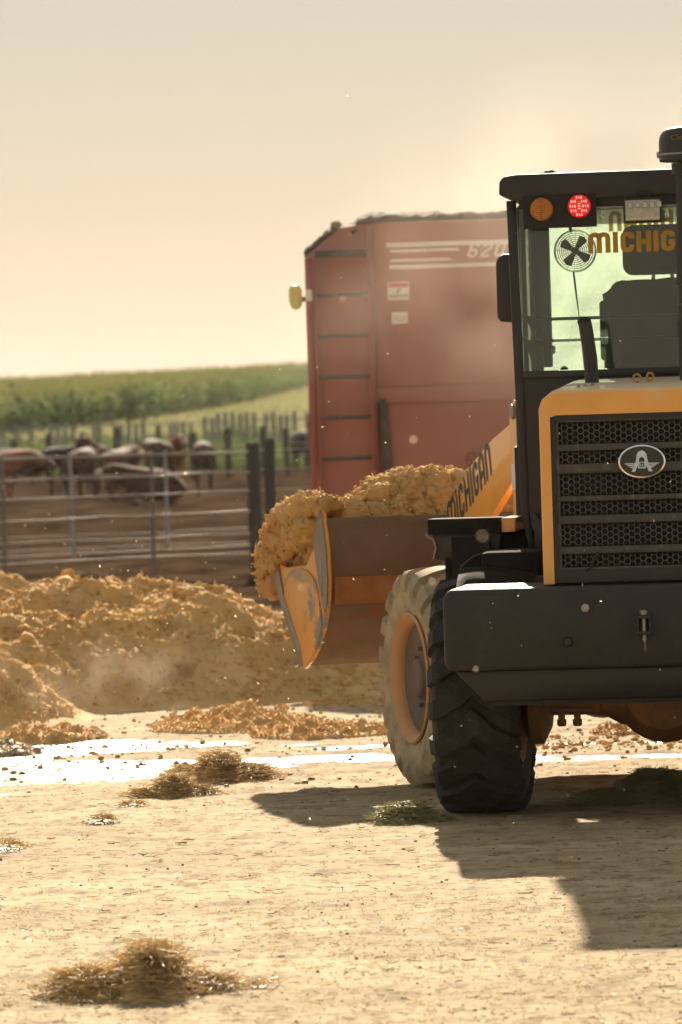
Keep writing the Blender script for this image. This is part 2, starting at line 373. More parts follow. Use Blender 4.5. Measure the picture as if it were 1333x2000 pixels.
def crumbs_on(V,Nn,n,r0,r1,m,name,parent,power=3.):
    i=rng.integers(0,len(V),n); P=V[i]+np.stack([rng.uniform(-.02,.02,n),rng.uniform(-.025,.025,n),rng.uniform(-.004,.004,n)],1); r=r0+(r1-r0)*rng.random(n)**power
    bq=bmesh.new(); bmesh.ops.create_icosphere(bq,subdivisions=1,radius=1); bq.verts.ensure_lookup_table()
    bv=np.array([v.co for v in bq.verts]); bf=np.array([[v.index for v in f.verts] for f in bq.faces]); bq.free()
    VV=P[:,None,:]+Nn[i][:,None,:]*r[:,None,None]*.2+bv[None]*(r[:,None,None])*rng.uniform(.78,1.18,(n,len(bv),1))*rng.uniform(.7,1.3,(n,1,3))
    FF=bf[None]+(np.arange(n)*len(bv))[:,None,None]
    return npmesh(name,VV.reshape(-1,3),FF.reshape(-1,3),m,parent,kind='stuff')
up=np.tile([0,-.35,.9],(len(pv),1)); vis=pv[(pv[:,2]>.04)&(pv[:,0]>-3.2)&(pv[:,1]<1.6)]
crumbs_on(vis,np.tile([0,-.35,.9],(len(vis),1)),32000,.003,.015,feed,'loose_crumbs',pile)
def hp(k):
    i=rng.integers(0,len(vis),k); return vis[i]+np.array([0,-.005,.008])
strands(6000,hp,.06,.004,.7,mat('feed_fibre',(.66,.48,.22),(.50,.34,.13),rough=.7,bump=0,trans=.3),'fibres',pile)
# crumbs of feed spilled over the yard between heap and puddles
sp=[]
for _ in range(9000):
    y=rng.uniform(30.6,38.5); x=rng.uniform(-4,1.6); 
    d=float(fbm(xyz(np.array([x*.9]),np.array([y*1.3]),4.,1.0),2)[0])
    if rng.random()>.12+1.6*max(0,d)+.5*max(0,(y-35.5)/3): continue
    r=.004+.018*rng.random()**5
    sp.append((x,y,float(ground_z(np.array([x]),np.array([y]))[0])+r*.3,r))
for _ in range(500):   # trail of crumbs behind the machine
    x=rng.uniform(1.0,2.8); y=rng.normal(31.6,.5); r=.006+.02*rng.random()**3
    sp.append((x,y,float(ground_z(np.array([x]),np.array([y]))[0])+r*.3,r))
clodmesh('feed_crumbs',sp,feed,sub=1,kind='stuff',label='loose crumbs of spilled feed on the wet yard in front of the heap')
sp=[]
for _ in range(1500):   # dark clods of mud standing in and round the water
    y=rng.uniform(28.3,34.8); x=rng.uniform(-2.7,2.6); d=float(fbm(xyz(np.array([x*.8]),np.array([y*1.6]),9.,1.0),2)[0])
    if rng.random()>.05+1.8*max(0,d): continue
    r=.005+.018*rng.random()**3
    sp.append((x,y,float(ground_z(np.array([x]),np.array([y]))[0])+r*.15,r))
clodmesh('mud_clods',sp,mat('wet_mud',(.20,.14,.08),(.32,.22,.11),rough=.6,spec=.2,bump=.5),sub=1,kind='stuff',label='dark clods of mud standing in and round the shining puddles')
# low drifts of spilled feed
def drift(cx,cy_,rx_,ry_,h,label,m,name='spilled_feed',seed=0):
    n1=int(rx_*2/.022); n2=int(ry_*2/.03); u=np.linspace(-1,1,n1); v=np.linspace(-1,1,n2); U,Vv=np.meshgrid(u,v,indexing='ij')
    X=U*rx_; Y=Vv*ry_; r2=U**2+Vv**2+.35*fbm(xyz(U,Vv,seed,2.),3)
    f=np.clip(1-r2,0,1); p=xyz(X,Y,seed,1)
    Z=1.1*h*f*(.25+1.5*np.abs(fbm(p*5,3)))+.03*sstep(0,.3,f)*fbm(p*14,3)-.03*(1-sstep(0,.15,f))
    gz=float(terrain(cx,cy_))
    o=npmesh(name,np.stack([X,Y,Z],-1).reshape(-1,3),gridfaces(n1,n2),m,smooth='all',loc=(cx,cy_,gz),label=label,category='feed',group='low drifts of spilled feed')
    vv=np.stack([X,Y,Z],-1).reshape(-1,3); vv=vv[vv[:,2]>-.005]; crumbs_on(vv,np.tile([0,0,1.],(len(vv),1)),int(9000*rx_*ry_/.4),.002,.009,m,'loose_crumbs',o)
    return o
drift(-2.0,33.9,.42,.55,.12,'small rounded drift of feed at the foot of the heap, far left',feed,seed=1)
drift(-2.35,32.5,.42,.45,.09,'darker low drift of feed between the shining puddles at the left edge',mat('damp_feed',(.46,.32,.17),(.32,.22,.11),rough=.7,bump=.8),seed=2)
drift(-.75,34.6,.62,1.0,.15,'long drift of spilled feed in the middle of the wet yard',feed,seed=3)
drift(-.15,33.3,.5,.6,.13,'drift of spilled feed nearest the front wheel of the loader',feed,seed=4)
drift(.0,37.0,.35,.5,.08,'thin dark drift of feed beneath the tip of the bucket',feed,seed=5)
drift(1.75,32.6,.22,.4,.07,'small bright orange drift of feed seen beneath the rear axle',mat('orange_feed',(.50,.26,.05),(.38,.19,.04),rough=.85,bump=.8),seed=6)
# ---------------- straw ----------------
straw=mat('straw',(.50,.40,.20),(.30,.22,.09),spec=.15,rough=.8,scale=3,bump=0,trans=.25)
straw_d=mat('damp_straw',(.66,.46,.21),(.36,.24,.10),rough=.65,scale=6,bump=0,trans=.2)
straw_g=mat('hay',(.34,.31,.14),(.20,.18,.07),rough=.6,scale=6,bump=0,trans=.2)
def clump(cx,cy_,rx_,ry_,h,n,label,m,L=.16,group='clumps of straw dropped on the yard',lumps=None,seed=0):
    t=empty('straw_clump',(cx,cy_,float(ground_z(np.array([cx]),np.array([cy_]))[0])),0,label,'straw',group)
    lumps=lumps or [(0,0,1,1,1)]
    def hz(u,v):
        r=0
        for (a,b_,su,sv,hh) in lumps: r=np.maximum(r,hh*np.exp(-((((u-a)/su)**2+((v-b_)/sv)**2)*1.5)**1.4))
        return r
    n1=int(rx_*2/.022); n2=int(ry_*2/.03); U,Vv=np.meshgrid(np.linspace(-1,1,n1),np.linspace(-1,1,n2),indexing='ij')
    H=hz(U,Vv); p=xyz(U*rx_,Vv*ry_,seed,1)
    Z=h*(H-.13)*(.8+.5*fbm(p*7,3))+.012*fbm(p*25,2)*(H>.13)
    npmesh('mound',np.stack([U*rx_,Vv*ry_,Z*.85-.012],-1).reshape(-1,3),gridfaces(n1,n2),straw_d if m is not straw_g else straw_g,t,smooth='all')
    def pos(k):
        u=rng.uniform(-1,1,k*4); v=rng.uniform(-1,1,k*4); hh=hz(u,v); ok=rng.random(k*4)<(hh-.06)*1.3+.01; u=u[ok][:k]; v=v[ok][:k]; hh=hh[ok][:k]
        while len(u)<k: u=np.append(u,0); v=np.append(v,0); hh=np.append(hh,1)
        return np.stack([u*rx_,v*ry_,h*np.clip(hh-.13,0,1)*rng.uniform(.75,1.08,k)+.006],1)
    strands(n,pos,L*.8,.0040,.10,m,'straw_strands',t)
    return t
clump(-.73,18.1,.46,.50,.165,3000,'dark matted straw clump lying alone in the bottom left foreground',straw_d,L=.15,lumps=[(.02,0,.36,.7,1.1),(-.45,.0,.42,.6,.66),(.38,.1,.42,.45,.40),(.85,.15,.3,.2,.22)],seed=1)
clump(-.72,29.3,.36,.6,.15,2600,'larger brown straw clump by the edge of the shining puddle',straw_d,L=.15,lumps=[(-.05,0,.50,.7,1.1),(.45,-.1,.50,.5,.62),(-.55,.1,.45,.5,.62)],seed=2)
clump(-.98,28.1,.27,.40,.11,1700,'smaller brown straw clump just left and in front of the puddle clump',straw_d,L=.13,lumps=[(.05,0,.50,.7,1.1),(-.5,-.1,.45,.5,.55),(.6,-.1,.40,.5,.55)],seed=3)
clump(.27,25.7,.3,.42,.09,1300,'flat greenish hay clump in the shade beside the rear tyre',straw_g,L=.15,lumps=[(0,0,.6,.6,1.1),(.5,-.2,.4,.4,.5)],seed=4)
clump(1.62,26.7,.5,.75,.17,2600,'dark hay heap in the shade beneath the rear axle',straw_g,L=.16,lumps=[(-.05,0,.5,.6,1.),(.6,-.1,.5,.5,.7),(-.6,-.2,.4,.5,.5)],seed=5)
clump(-1.27,26.2,.1,.13,.04,160,'tiny straw tuft left of the two puddle clumps',straw_d,L=.08,seed=6)
clump(-1.16,27.3,.09,.12,.035,140,'tiny straw tuft just in front of the smaller puddle clump',straw_d,L=.08,seed=7)
clump(-1.66,24.6,.12,.3,.05,220,'small straw tuft cut off by the left edge of the picture',straw_d,L=.09,seed=8)
def yard(k,y0=16,y1=34):
    y=y0+(y1-y0)*rng.random(k)**1.2; x=rng.uniform(-1,1,k)*(y*.072+.25)+.0
    return np.stack([x,y,ground_z(x,y)+.005],1)
strands(13000,yard,.05,.0022,.05,straw,'scattered_straw',bend=.2,label='loose bits of straw scattered over the whole dirt yard')
def yard2(k):
    y=16.3+5.2*rng.random(k); x=rng.uniform(-1,1,k)*(y*.072+.2); return np.stack([x,y,ground_z(x,y)+.004],1)
strands(3400,yard2,.012,.005,.15,mat('pale_chaff',(.62,.54,.38),(.45,.37,.22),spec=.3,rough=.6,bump=0,trans=.2),'pale_chaff',bend=.2,label='pale chaff flakes on the dirt in the foreground')
strands(1500,yard,.05,.003,.04,mat('dark_debris',(.10,.07,.04),(.05,.035,.02),rough=.8,bump=0),'dark_debris',bend=.2,label='small dark bits of bark and dung trodden into the yard')
sp=[]
for _ in range(900):
    y=16+14*rng.random()**1.3; x=rng.uniform(-1,1)*(y*.075+.2); r=.002+.007*rng.random()**4
    sp.append((x,y,float(ground_z(np.array([x]),np.array([y]))[0])+r*.2,r))
clodmesh('dirt_crumbs',sp,mat('dirt_clod',(.27,.20,.12),(.15,.11,.07),rough=.9,bump=.5),sub=1,kind='stuff',label='small dirt crumbs lying loose on the yard')
# =============== wheel loader ===============
OY=R(-7); LO=Vector((1.60,26.05,0))
paint=mat('orange_paint',(.85,.40,.08),(.76,.34,.06),rough=.45,scale=3,dust=.35,updust=.85,dustc=(.66,.54,.38),bump=.05,coat=.2)
paint_c=mat('orange_paint_clean',(.90,.42,.08),(.80,.36,.06),rough=.4,scale=3,dust=.15,bump=.05,coat=.3)
black=mat('black_paint',spec=.35,c1=(.022,.020,.018),c2=(.030,.027,.023),rough=.5,scale=6,dust=.20,updust=.25,dustc=(.12,.10,.07),bump=.25,bscale=180)
black_s=mat('black_paint_smooth',(.008,.008,.008),(.012,.011,.010),rough=.38,scale=5,dust=.15,updust=.2,dustc=(.09,.075,.05),bump=.08,bscale=90)
black_p=mat('black_plastic',(.010,.010,.010),(.015,.014,.013),rough=.42,scale=7,dust=.12,updust=.15,dustc=(.10,.08,.055),bump=.1,bscale=150)
dull=mat('dull_black_rubber',(.012,.012,.011),(.018,.017,.015),rough=.9,spec=.12,scale=6,dust=.25,updust=.3,dustc=(.09,.075,.05),bump=.3)
steel=mat('worn_steel',(.34,.32,.29),(.22,.20,.18),rough=.4,metal=.8,scale=14,dust=.25,bump=.2)
rusty=mat('rusty_plate',(.20,.115,.068),(.14,.085,.052),rough=.75,scale=4,dust=.25,dustc=(.22,.14,.08),bump=.3,wear=((.20,.085,.03),.60))
rubber=mat('tyre_rubber',(.014,.014,.012),(.020,.019,.015),rough=.8,scale=9,dust=.40,dustc=(.085,.075,.045),bump=.5,bscale=90)
rubber_m=mat('muddy_tyre_rubber',(.42,.34,.22),(.22,.175,.115),rough=.9,scale=6,dust=.7,dustc=(.50,.40,.25),bump=.7,bscale=50)
darkin=mat('dark_interior',(.012,.012,.011),rough=.8,bump=0)
axle_m=mat('axle_paint',(.30,.12,.03),(.16,.075,.03),rough=.6,scale=8,dust=.5,dustc=(.12,.085,.05),bump=.4)
glass=glass_mat('dusty_green_glass',(.86,.94,.89),(.62,.68,.58),.07,scale=2.2)
glass_f=glass_mat('dusty_windscreen',(.84,.93,.88),(.78,.82,.74),.38,scale=2.6)
gold=mat('gold_sticker',(.62,.34,.03),(.55,.30,.02),rough=.45,scale=9,bump=0,trans=.3)
chrome=mat('chrome',(.8,.8,.8),(.7,.7,.7),rough=.12,metal=1,bump=0)
white_s=mat('white_sticker',(.72,.74,.76),(.62,.64,.66),rough=.4,scale=12,bump=0)
ink=mat('black_lettering',(.045,.050,.055),(.06,.06,.06),rough=.5,scale=20,bump=0)

loader=empty('wheel_loader',LO,OY,'orange wheel loader seen from behind, bucket piled high with feed','wheel loader')
def O(mb,name,m,parent=loader,**kw): return mb.build(name,m,parent,**kw)
# --- flat block lettering made of strokes ---
def arc(cx,cy_,rx_,ry_,a0,a1,n=6): return [(cx+rx_*math.cos(R(a0+(a1-a0)*i/n)),cy_+ry_*math.sin(R(a0+(a1-a0)*i/n))) for i in range(n+1)]
GL={ # strokes on a 0..w by 0..1 grid (centre lines)
'm':(.98,[[(.11,0),(.11,.72)]+arc(.30,.72,.19,.17,180,0)[1:]+[(.49,0)],[(.49,.72)]+arc(.68,.72,.19,.17,180,0)[1:]+[(.87,0)]]),
'I':(.24,[[(.12,0),(.12,1)]]),
'C':(.60,[[(.49,.66),(.49,.78)]+arc(.30,.74,.19,.15,0,180)[1:]+arc(.30,.26,.19,.15,180,360)+[(.49,.36)]]),
'H':(.64,[[(.11,0),(.11,1)],[(.53,0),(.53,1)],[(.11,.5),(.53,.5)]]),
'G':(.62,[[(.50,.68),(.50,.76)]+arc(.305,.74,.195,.15,0,180)[1:]+arc(.305,.26,.195,.15,180,360)+[(.50,.45),(.32,.45)]]),
'A':(.64,[[(.11,0),(.11,.70)]+arc(.32,.70,.21,.19,180,0)[1:]+[(.53,0)],[(.11,.36),(.53,.36)]]),
'n':(.64,[[(.11,0),(.11,.70)]+arc(.32,.70,.21,.19,180,0)[1:]+[(.53,0)]]),
'6':(.62,[[(.50,.72),(.50,.78)]+arc(.305,.78,.195,.12,0,180)[1:]+arc(.305,.24,.195,.15,180,360)+arc(.305,.38,.195,.14,0,150)]),
'2':(.62,[[(.11,.70),(.11,.76)]+arc(.305,.74,.195,.16,180,0)[1:]+[(.50,.60),(.11,.25),(.11,.11),(.52,.11)]]),
'0':(.62,[arc(.305,.72,.195,.18,0,180)+arc(.305,.28,.195,.18,180,360)+[(.50,.72)]]),
'-':(.46,[[(.06,.47),(.36,.47)]]),
'1':(.36,[[(.04,.76),(.2,.9),(.2,0)]]),
}
def stroke(pts,w,V,Fc,map_):
    pts=[Vector(p) for p in pts]; n=len(pts); base=len(V)
    for i,p in enumerate(pts):
        a=(p-pts[i-1]).normalized() if i else (pts[1]-p).normalized(); b=(pts[i+1]-p).normalized() if i<n-1 else a
        t=(a+b); t=t.normalized() if t.length>1e-4 else a; nn=Vector((-t.y,t.x)); k=1/max(.55,abs(nn.dot(Vector((-a.y,a.x)))))
        V.append(map_(p+nn*w/2*k)); V.append(map_(p-nn*w/2*k))
    for i in range(n-1): Fc.append((base+2*i,base+2*i+1,base+2*i+3,base+2*i+2))
def letters(txt,h,place,m,parent,name='lettering',wt=.2,gap=.09,slant=0.,xs=1.,**kw):
    """place(u,v): metres along / up -> point"""
    x=0; objs=[]
    V=[];Fc=[]
    for chx in txt:
        w,st=GL[chx]
        for s_ in st: stroke(s_,wt,V,Fc,lambda p,x=x: place((x+p.x)*h*xs+p.y*h*slant,p.y*h+(p.x*1e-3)))
        x+=w+gap
    me=bpy.data.meshes.new(name); me.from_pydata([tuple(v) for v in V],[],Fc); me.update()
    return link(name,me,m,parent,0,**kw)
# --- counterweight ---
m=MB()
m.prism([(-.955,1.175),(-.985,1.13),(-.985,.805),(-.955,.775),(.955,.775),(.985,.805),(.985,1.13),(.955,1.175)],'y',-1.15,-.30,bev=.022,seg=3)
cw=O(m,'counterweight',black)
m=MB(); m.prism([(-.94,.772),(-.80,.62),(.80,.62),(.94,.772)],'y',-1.07,-.32,bev=.01); O(m,'lower_counterweight',black_s,cw)
m=MB()   # recessed underside lip
m.box(-.76,.76,-1.02,-.25,.595,.618); O(m,'counterweight_underplate',black)
for bx in (-.285,-.375):
    for s in (1,-1):
        m=MB(); z=1.07 if bx==-.285 else .905
        m.lathe([(-.022,.012),(-.020,.020),(-.006,.024),(.004,.024)],'y',(bx*s+ (0 if s==1 else 0),-1.152,z),16); O(m,'counterweight_bolt',steel if bx==-.285 else black_p,cw)
        m=MB(); m.lathe([(0,.030),(-.006,.034),(-.006,.026),(0,.026)],'y',(bx*s,-1.151,z),20,closed=True); O(m,'bolt_recess',black_p,cw)
m=MB(); m.box(-.034,.034,-1.20,-1.15,1.012,1.030,bev=.003); m.box(-.034,.034,-1.20,-1.15,.935,.950,bev=.003); m.box(-.036,-.026,-1.19,-1.15,.93,1.035); m.box(.026,.036,-1.19,-1.15,.93,1.035)
tow=O(m,'tow_bracket',black_p)
m=MB(); m.lathe([(.90,.011),(1.03,.011),(1.03,.021),(1.036,.023),(1.052,.023),(1.056,.016)],'z',(0,-1.178,0),6); O(m,'tow_pin',steel,tow)
m=MB(); m.prism([(-.005,.93),(.005,.93),(.006,.86),(.0,.845),(-.006,.86)],'y',-1.1525,-1.1505); O(m,'rust_streak',rusty,tow)
# --- hood ---
m=MB()
sec=lambda h:[(-.50,1.185),(-.50,h-.085),(-.485,h-.045),(-.435,h-.008),(-.40,h),(.40,h),(.435,h-.008),(.485,h-.045),(.50,h-.085),(.50,1.185),(.452,1.185),(.452,h-.115),(.42,h-.105),(-.42,h-.105),(-.452,h-.115),(-.452,1.185)]
b=bmesh.new(); rings=[]
for y,h in ((-.985,2.118),(-.975,2.132),(-.93,2.140),(-.3,2.165),(.53,2.20)): rings.append([b.verts.new((x*(1 if y>-.98 else .985),y,z)) for x,z in sec(h)])
n=len(rings[0])
for i in range(len(rings)-1):
    for k in range(n): b.faces.new([rings[i][k],rings[i][(k+1)%n],rings[i+1][(k+1)%n],rings[i+1][k]])
b.faces.new(rings[0]); b.faces.new(rings[-1][::-1]); bmesh.ops.recalc_face_normals(b,faces=b.faces); bmesh.ops.triangulate(b,faces=[f for f in b.faces if len(f.verts)>4])
m._add(b); hood=O(m,'hood',paint)
for bx,by in ((-.31,-.84),(-.26,-.60),(-.29,-.70),(.33,-.84),(.28,-.6),(.0,-.3),(.30,-.2)):
    m=MB(); z=2.143+.04*(by+.93); m.lathe([(z,.013),(z+.004,.013),(z+.004,.008),(z+.012,.008),(z+.014,.005)],'z',(bx,by,0),8); O(m,'hood_bolt',steel,hood)
for bx,by,rz_ in ((-.035,-.62,.3),(.02,-.45,.6)):
    m=MB(); b=bmesh.new(); nb=20; 
    z=2.152+.04*(by+.93)+.022; c=[]
    for i in range(nb):
        t=2*PI*i/nb; c.append((.019*math.cos(t)*math.cos(rz_),.019*math.cos(t)*math.sin(rz_),.019*math.sin(t)))
    b.free(); m.tube([(bx+p[0],by+p[1],z+p[2]) for p in c+c[:1]],.0055,8,cap=False); O(m,'eye_bolt',mat('eye_bolt_paint',(.50,.22,.04),rough=.5,dust=.4,bump=.1),hood)
# --- grille ---
m=MB(); m.box(-.45,.45,-.962,-.935,1.185,2.03); 
# frame built as four bars instead of a slab
m=MB(); m.box(-.4515,-.425,-.968,-.93,1.19,2.03); m.box(.425,.4515,-.968,-.93,1.19,2.03); m.box(-.425,.425,-.968,-.93,1.985,2.03); m.box(-.425,.425,-.968,-.93,1.19,1.255)
gf=O(m,'grille_frame',black_s)
P_=.0305
bands=[(1.980,1.862),(1.839,1.766),(1.728,1.608),(1.591,1.512),(1.481,1.359),(1.332,1.258)]
V=[];Fc=[]; y0=-.950
def vtx(x,z,y=y0): V.append((x,y,z)); return len(V)-1
nc=int(.81/(P_*.866))
for zt,zb in bands:
    nr=int(round((zt-zb)/P_))
    for i in range(nc+1):
        off=(i%2)*P_/2; xc=-.405+i*P_*.866
        for j in range(nr):
            zc=zt-P_/2-j*P_-off
            if zc-P_*.30<zb: continue
            Ro=P_/math.sqrt(3)
            o_=[vtx(xc+Ro*math.cos(PI/3*k),zc+Ro*math.sin(PI/3*k)) for k in range(6)]
            i_=[vtx(xc+Ro*.84*math.cos(PI/3*k),zc+Ro*.84*math.sin(PI/3*k),y0-.002) for k in range(6)]
            j_=[vtx(xc+Ro*.84*math.cos(PI/3*k),zc+Ro*.84*math.sin(PI/3*k),y0+.008) for k in range(6)]
            for k in range(6):
                Fc.append((o_[k],o_[(k+1)%6],i_[(k+1)%6],i_[k])); Fc.append((i_[k],i_[(k+1)%6],j_[(k+1)%6],j_[k]))
npmesh('perforated_grille',V,Fc,mat('grille_paint',(.06,.055,.048),(.08,.075,.065),rough=.45,scale=8,dust=.25,dustc=(.12,.1,.07),bump=.05),loader,kind='stuff')
barm=mat('grey_grille_bar',(.042,.038,.034),(.055,.05,.044),rough=.55,dust=.3,bump=.1)
zprev=1.99
for zt,zb in bands+[(1.25,0)]:
    if zprev-zt>.005:
        m=MB(); m.box(-.425,.425,-.962,-.946,zt-.003,zprev+.006,bev=.004); O(m,'grille_bar',barm,gf)
    zprev=zb
m=MB()
m.box(-.425,-.408,-.956,-.944,1.25,1.99)
O(m,'grille_side_strips',barm,loader)
m=MB()
for i in range(56): x=-.41+i*.0149; m.box(x,x+.004,-.90,-.895,1.2,2.0)
for i in range(16): z=1.22+i*.05; m.box(-.415,.415,-.894,-.89,z,z+.008)
O(m,'radiator_fins',mat('radiator',(.015,.014,.012),rough=.7,bump=0),loader)
m=MB(); m.box(-.44,.44,-.885,-.80,1.19,2.0); O(m,'radiator_core',darkin,loader)
m=MB(); m.tube([(-.29,-.975,1.245),(-.26,-.985,1.27),(-.25,-.975,1.31),(-.22,-.96,1.335)],.006,8); O(m,'tow_strap',black_p,loader)
# emblem
def ell(a,b_,n=40): return [(a*math.cos(2*PI*i/n),b_*math.sin(2*PI*i/n)) for i in range(n)]
EC=(0.0,1.775)
m=MB(); m.prism([(x+EC[0],z+EC[1]) for x,z in ell(.117,.083)],'y',-.985,-.958,bev=.004); em=O(m,'emblem',chrome,loader)
m=MB(); m.prism([(x+EC[0],z+EC[1]) for x,z in ell(.108,.0745)],'y',-.987,-.9845); O(m,'emblem_face',mat('gloss_black',(.01,.01,.01),rough=.15,bump=0),em)
silver=mat('pale_blue_silver',(.55,.62,.72),(.5,.56,.66),rough=.3,metal=.3,bump=0)
V=[];Fc=[]
def pl(u,v): return (EC[0]+u,-.9885,EC[1]+v)
outer=[(-.052,-.050)]+[(-.030,-.002),(-.026,.020)]+arc(0,.020,.026,.034,180,0,8)[1:-1]+[(.026,.020),(.030,-.002),(.052,-.050)]
inner=[(-.034,-.050)]+[(-.016,-.010),(-.014,.006)]+arc(0,.006,.014,.016,180,0,8)[1:-1]+[(.014,.006),(.016,-.010),(.034,-.050)]
for p,q in zip(outer,inner): V+= [pl(*p),pl(*q)]
for i in range(len(outer)-1): Fc.append((2*i,2*i+1,2*i+3,2*i+2))
for s in (-1,1):
    for k in range(3):
        z0=-.008-.0085*k; b0=len(V); V+=[pl(s*.028,z0),pl(s*.028,z0-.0055),pl(s*(.078-.012*k),z0-.0055),pl(s*(.086-.012*k),z0)]; Fc.append((b0,b0+1,b0+2,b0+3))
b0=len(V); V+=[(EC[0]+u,-.9892,EC[1]+v) for u,v in ((-.019,-.034),(.019,-.034),(.019,-.002),(-.019,-.002))]; Fc.append((b0,b0+1,b0+2,b0+3))
me=bpy.data.meshes.new('emblem_mark'); me.from_pydata(V,[],Fc); link('emblem_mark',me,silver,em,0)
letters('m',.024,lambda u,v:(EC[0]-.0118+u,-.9900,EC[1]-.030+v),mat('emblem_ink',(.01,.01,.01),rough=.3,bump=0),em,'emblem_letter',wt=.22)
# --- rear engine-bay body below and beside the hood ---
m=MB(); m.box(-.42,.42,-.80,.50,.75,1.18); m.box(-.60,.60,-.25,.50,.78,1.20); O(m,'rear_frame',black_s)
# --- cab ---
CX0,CX1,CY0,CY1=-.765,.765,.55,1.98
m=MB()
m.prism([(-.765,3.14),(-.715,3.14),(-.700,2.27),(-.690,1.50),(-.655,1.26),(-.68,1.24),(-.735,1.50),(-.750,2.27)][::-1],'y',.55,.60,bev=.006)
O(m,'rear_pillar',black_s)
m=MB(); m.prism([(.765,3.14),(.715,3.14),(.700,2.27),(.690,1.50),(.655,1.26),(.68,1.24),(.735,1.50),(.750,2.27)],'y',.55,.60,bev=.006); O(m,'rear_pillar',black_s)
m=MB(); m.prism([(-.70,2.25),(.70,2.25),(.69,1.50),(.60,1.20),(.55,1.20),(-.55,1.20),(-.60,1.20),(-.69,1.50)],'y',.555,.60); 
O(m,'cab_rear_wall',black_s)
m=MB(); m.box(-.70,.70,.56,.60,3.092,3.14); O(m,'cab_header',black_s)
m=MB(); m.box(-.70,.70,.5,.554,2.215,2.25,bev=.004); O(m,'window_ledge',black_s)
m=MB(); m.prism([(-.66,1.26),(-.52,1.26),(-.52,1.36),(-.66,1.52)],'y',.42,.55,bev=.01); O(m,'cab_corner_skirt',black_s)
for s in (-1,1):
    m=MB(); m.box(s*.74-.028,s*.74+.022,1.92,1.985,1.5,3.14,bev=.006); O(m,'front_pillar',black_s)
    m=MB(); m.box(s*.745-.02,s*.745+.02,1.20,1.30,1.5,3.14,bev=.005); O(m,'door_pillar',black_s)
    m=MB(); m.box(s*.745-.02,s*.745+.02,.60,1.95,1.50,1.86,bev=.005); O(m,'lower_side_panel',black_s)
    m=MB(); m.box(s*.748-.003,s*.748+.003,.60,1.20,1.86,3.12); O(m,'side_window',glass)
    m=MB(); m.box(s*.748-.003,s*.748+.003,1.30,1.92,1.86,3.12); O(m,'side_window',glass)
m=MB(); m.box(-.74,.74,.60,1.95,1.46,1.50); O(m,'cab_floor',black_s)
m=MB(); m.box(-.72,.72,1.93,1.965,1.50,1.80); O(m,'cab_front_wall',black_s)
m=MB(); m.box(-.71,.71,1.955,1.962,1.80,3.145); fw=O(m,'windscreen',glass_f)
m=MB(); m.box(-.70,.70,.572,.579,2.25,3.092); rw=O(m,'rear_window',glass)
# roof with rolled edge and overhang
m=MB()
m.prism([(-.79,3.165),(-.785,3.235),(-.76,3.262),(-.70,3.270),(.70,3.270),(.76,3.262),(.785,3.235),(.79,3.165),(.72,3.14),(-.72,3.14)],'y',.40,2.16,bev=.012,seg=2)
roof=O(m,'cab_roof',black)
m=MB(); m.tube([(-.60,.9,3.26),(-.60,.9,3.285),(-.58,.9,3.30),(-.545,.9,3.30),(-.525,.9,3.285),(-.525,.9,3.26)],.009,8); O(m,'lifting_eye',black_p,roof)
# rear lights on their plate
m=MB(); m.box(-.665,-.285,.40,.415,2.985,3.16,bev=.003); lp=O(m,'light_plate',darkin)
amb=mat('amber_lens',(.60,.20,.02),(.45,.14,.01),rough=.3,scale=60,bump=.6,bscale=120,trans=.35)
m=MB(); m.lathe([(-.022,.045),(-.024,.052),(-.018,.0595),(0,.060)],'y',(-.568,.402,3.083),32); al=O(m,'amber_lamp',amb)
V=[];Fc=[]
for k in range(9):
    z=-.045+k*.011; wd=math.sqrt(max(0,.052**2-z*z)); 
    for a,b_ in ((-wd,-.008),(.008,wd)):
        if b_-a<.01: continue
        b0=len(V); V+=[(-.568+a,.3770,3.083+z),(-.568+b_,.3770,3.083+z),(-.568+b_,.3762,3.083+z+.004),(-.568+a,.3762,3.083+z+.004)]; Fc.append((b0,b0+1,b0+2,b0+3))
me=bpy.data.meshes.new('lens_ribs'); me.from_pydata(V,[],Fc); link('lens_ribs',me,mat('amber_rib',(.75,.30,.04),rough=.3,bump=0),al,0)
m=MB(); m.lathe([(-.022,.050),(-.024,.054),(-.018,.0595),(0,.060)],'y',(-.372,.402,3.093),32); rl=O(m,'red_lamp',emis('red_lens',(1,.012,.012),.10,(.55,.01,.01)))
ledm=emis('led',(1,.20,.16),1.1,(1,.5,.4)); m=MB()
for zz,xs_ in ((.044,(-.012,.0,.012)),(.024,(-.040,-.030,-.020,.014,.026,.036)),(.0,(-.045,-.033,-.022,.020,.033,.045)),(-.024,(-.040,-.028,-.018,.014,.026,.036)),(-.044,(-.012,.0,.012))):
    for i,xx in enumerate(xs_): m.box(-.372+xx-.0022,-.372+xx+.0022,.3758,.378,3.093+zz-(.0065 if i%3!=1 else .004),3.093+zz+(.0065 if i%3!=1 else .004))
for zz in (.013,0,-.013): m.box(-.372-.006,-.372+.006,.3758,.378,3.093+zz-.002,3.093+zz+.002)
O(m,'led_elements',ledm,rl)
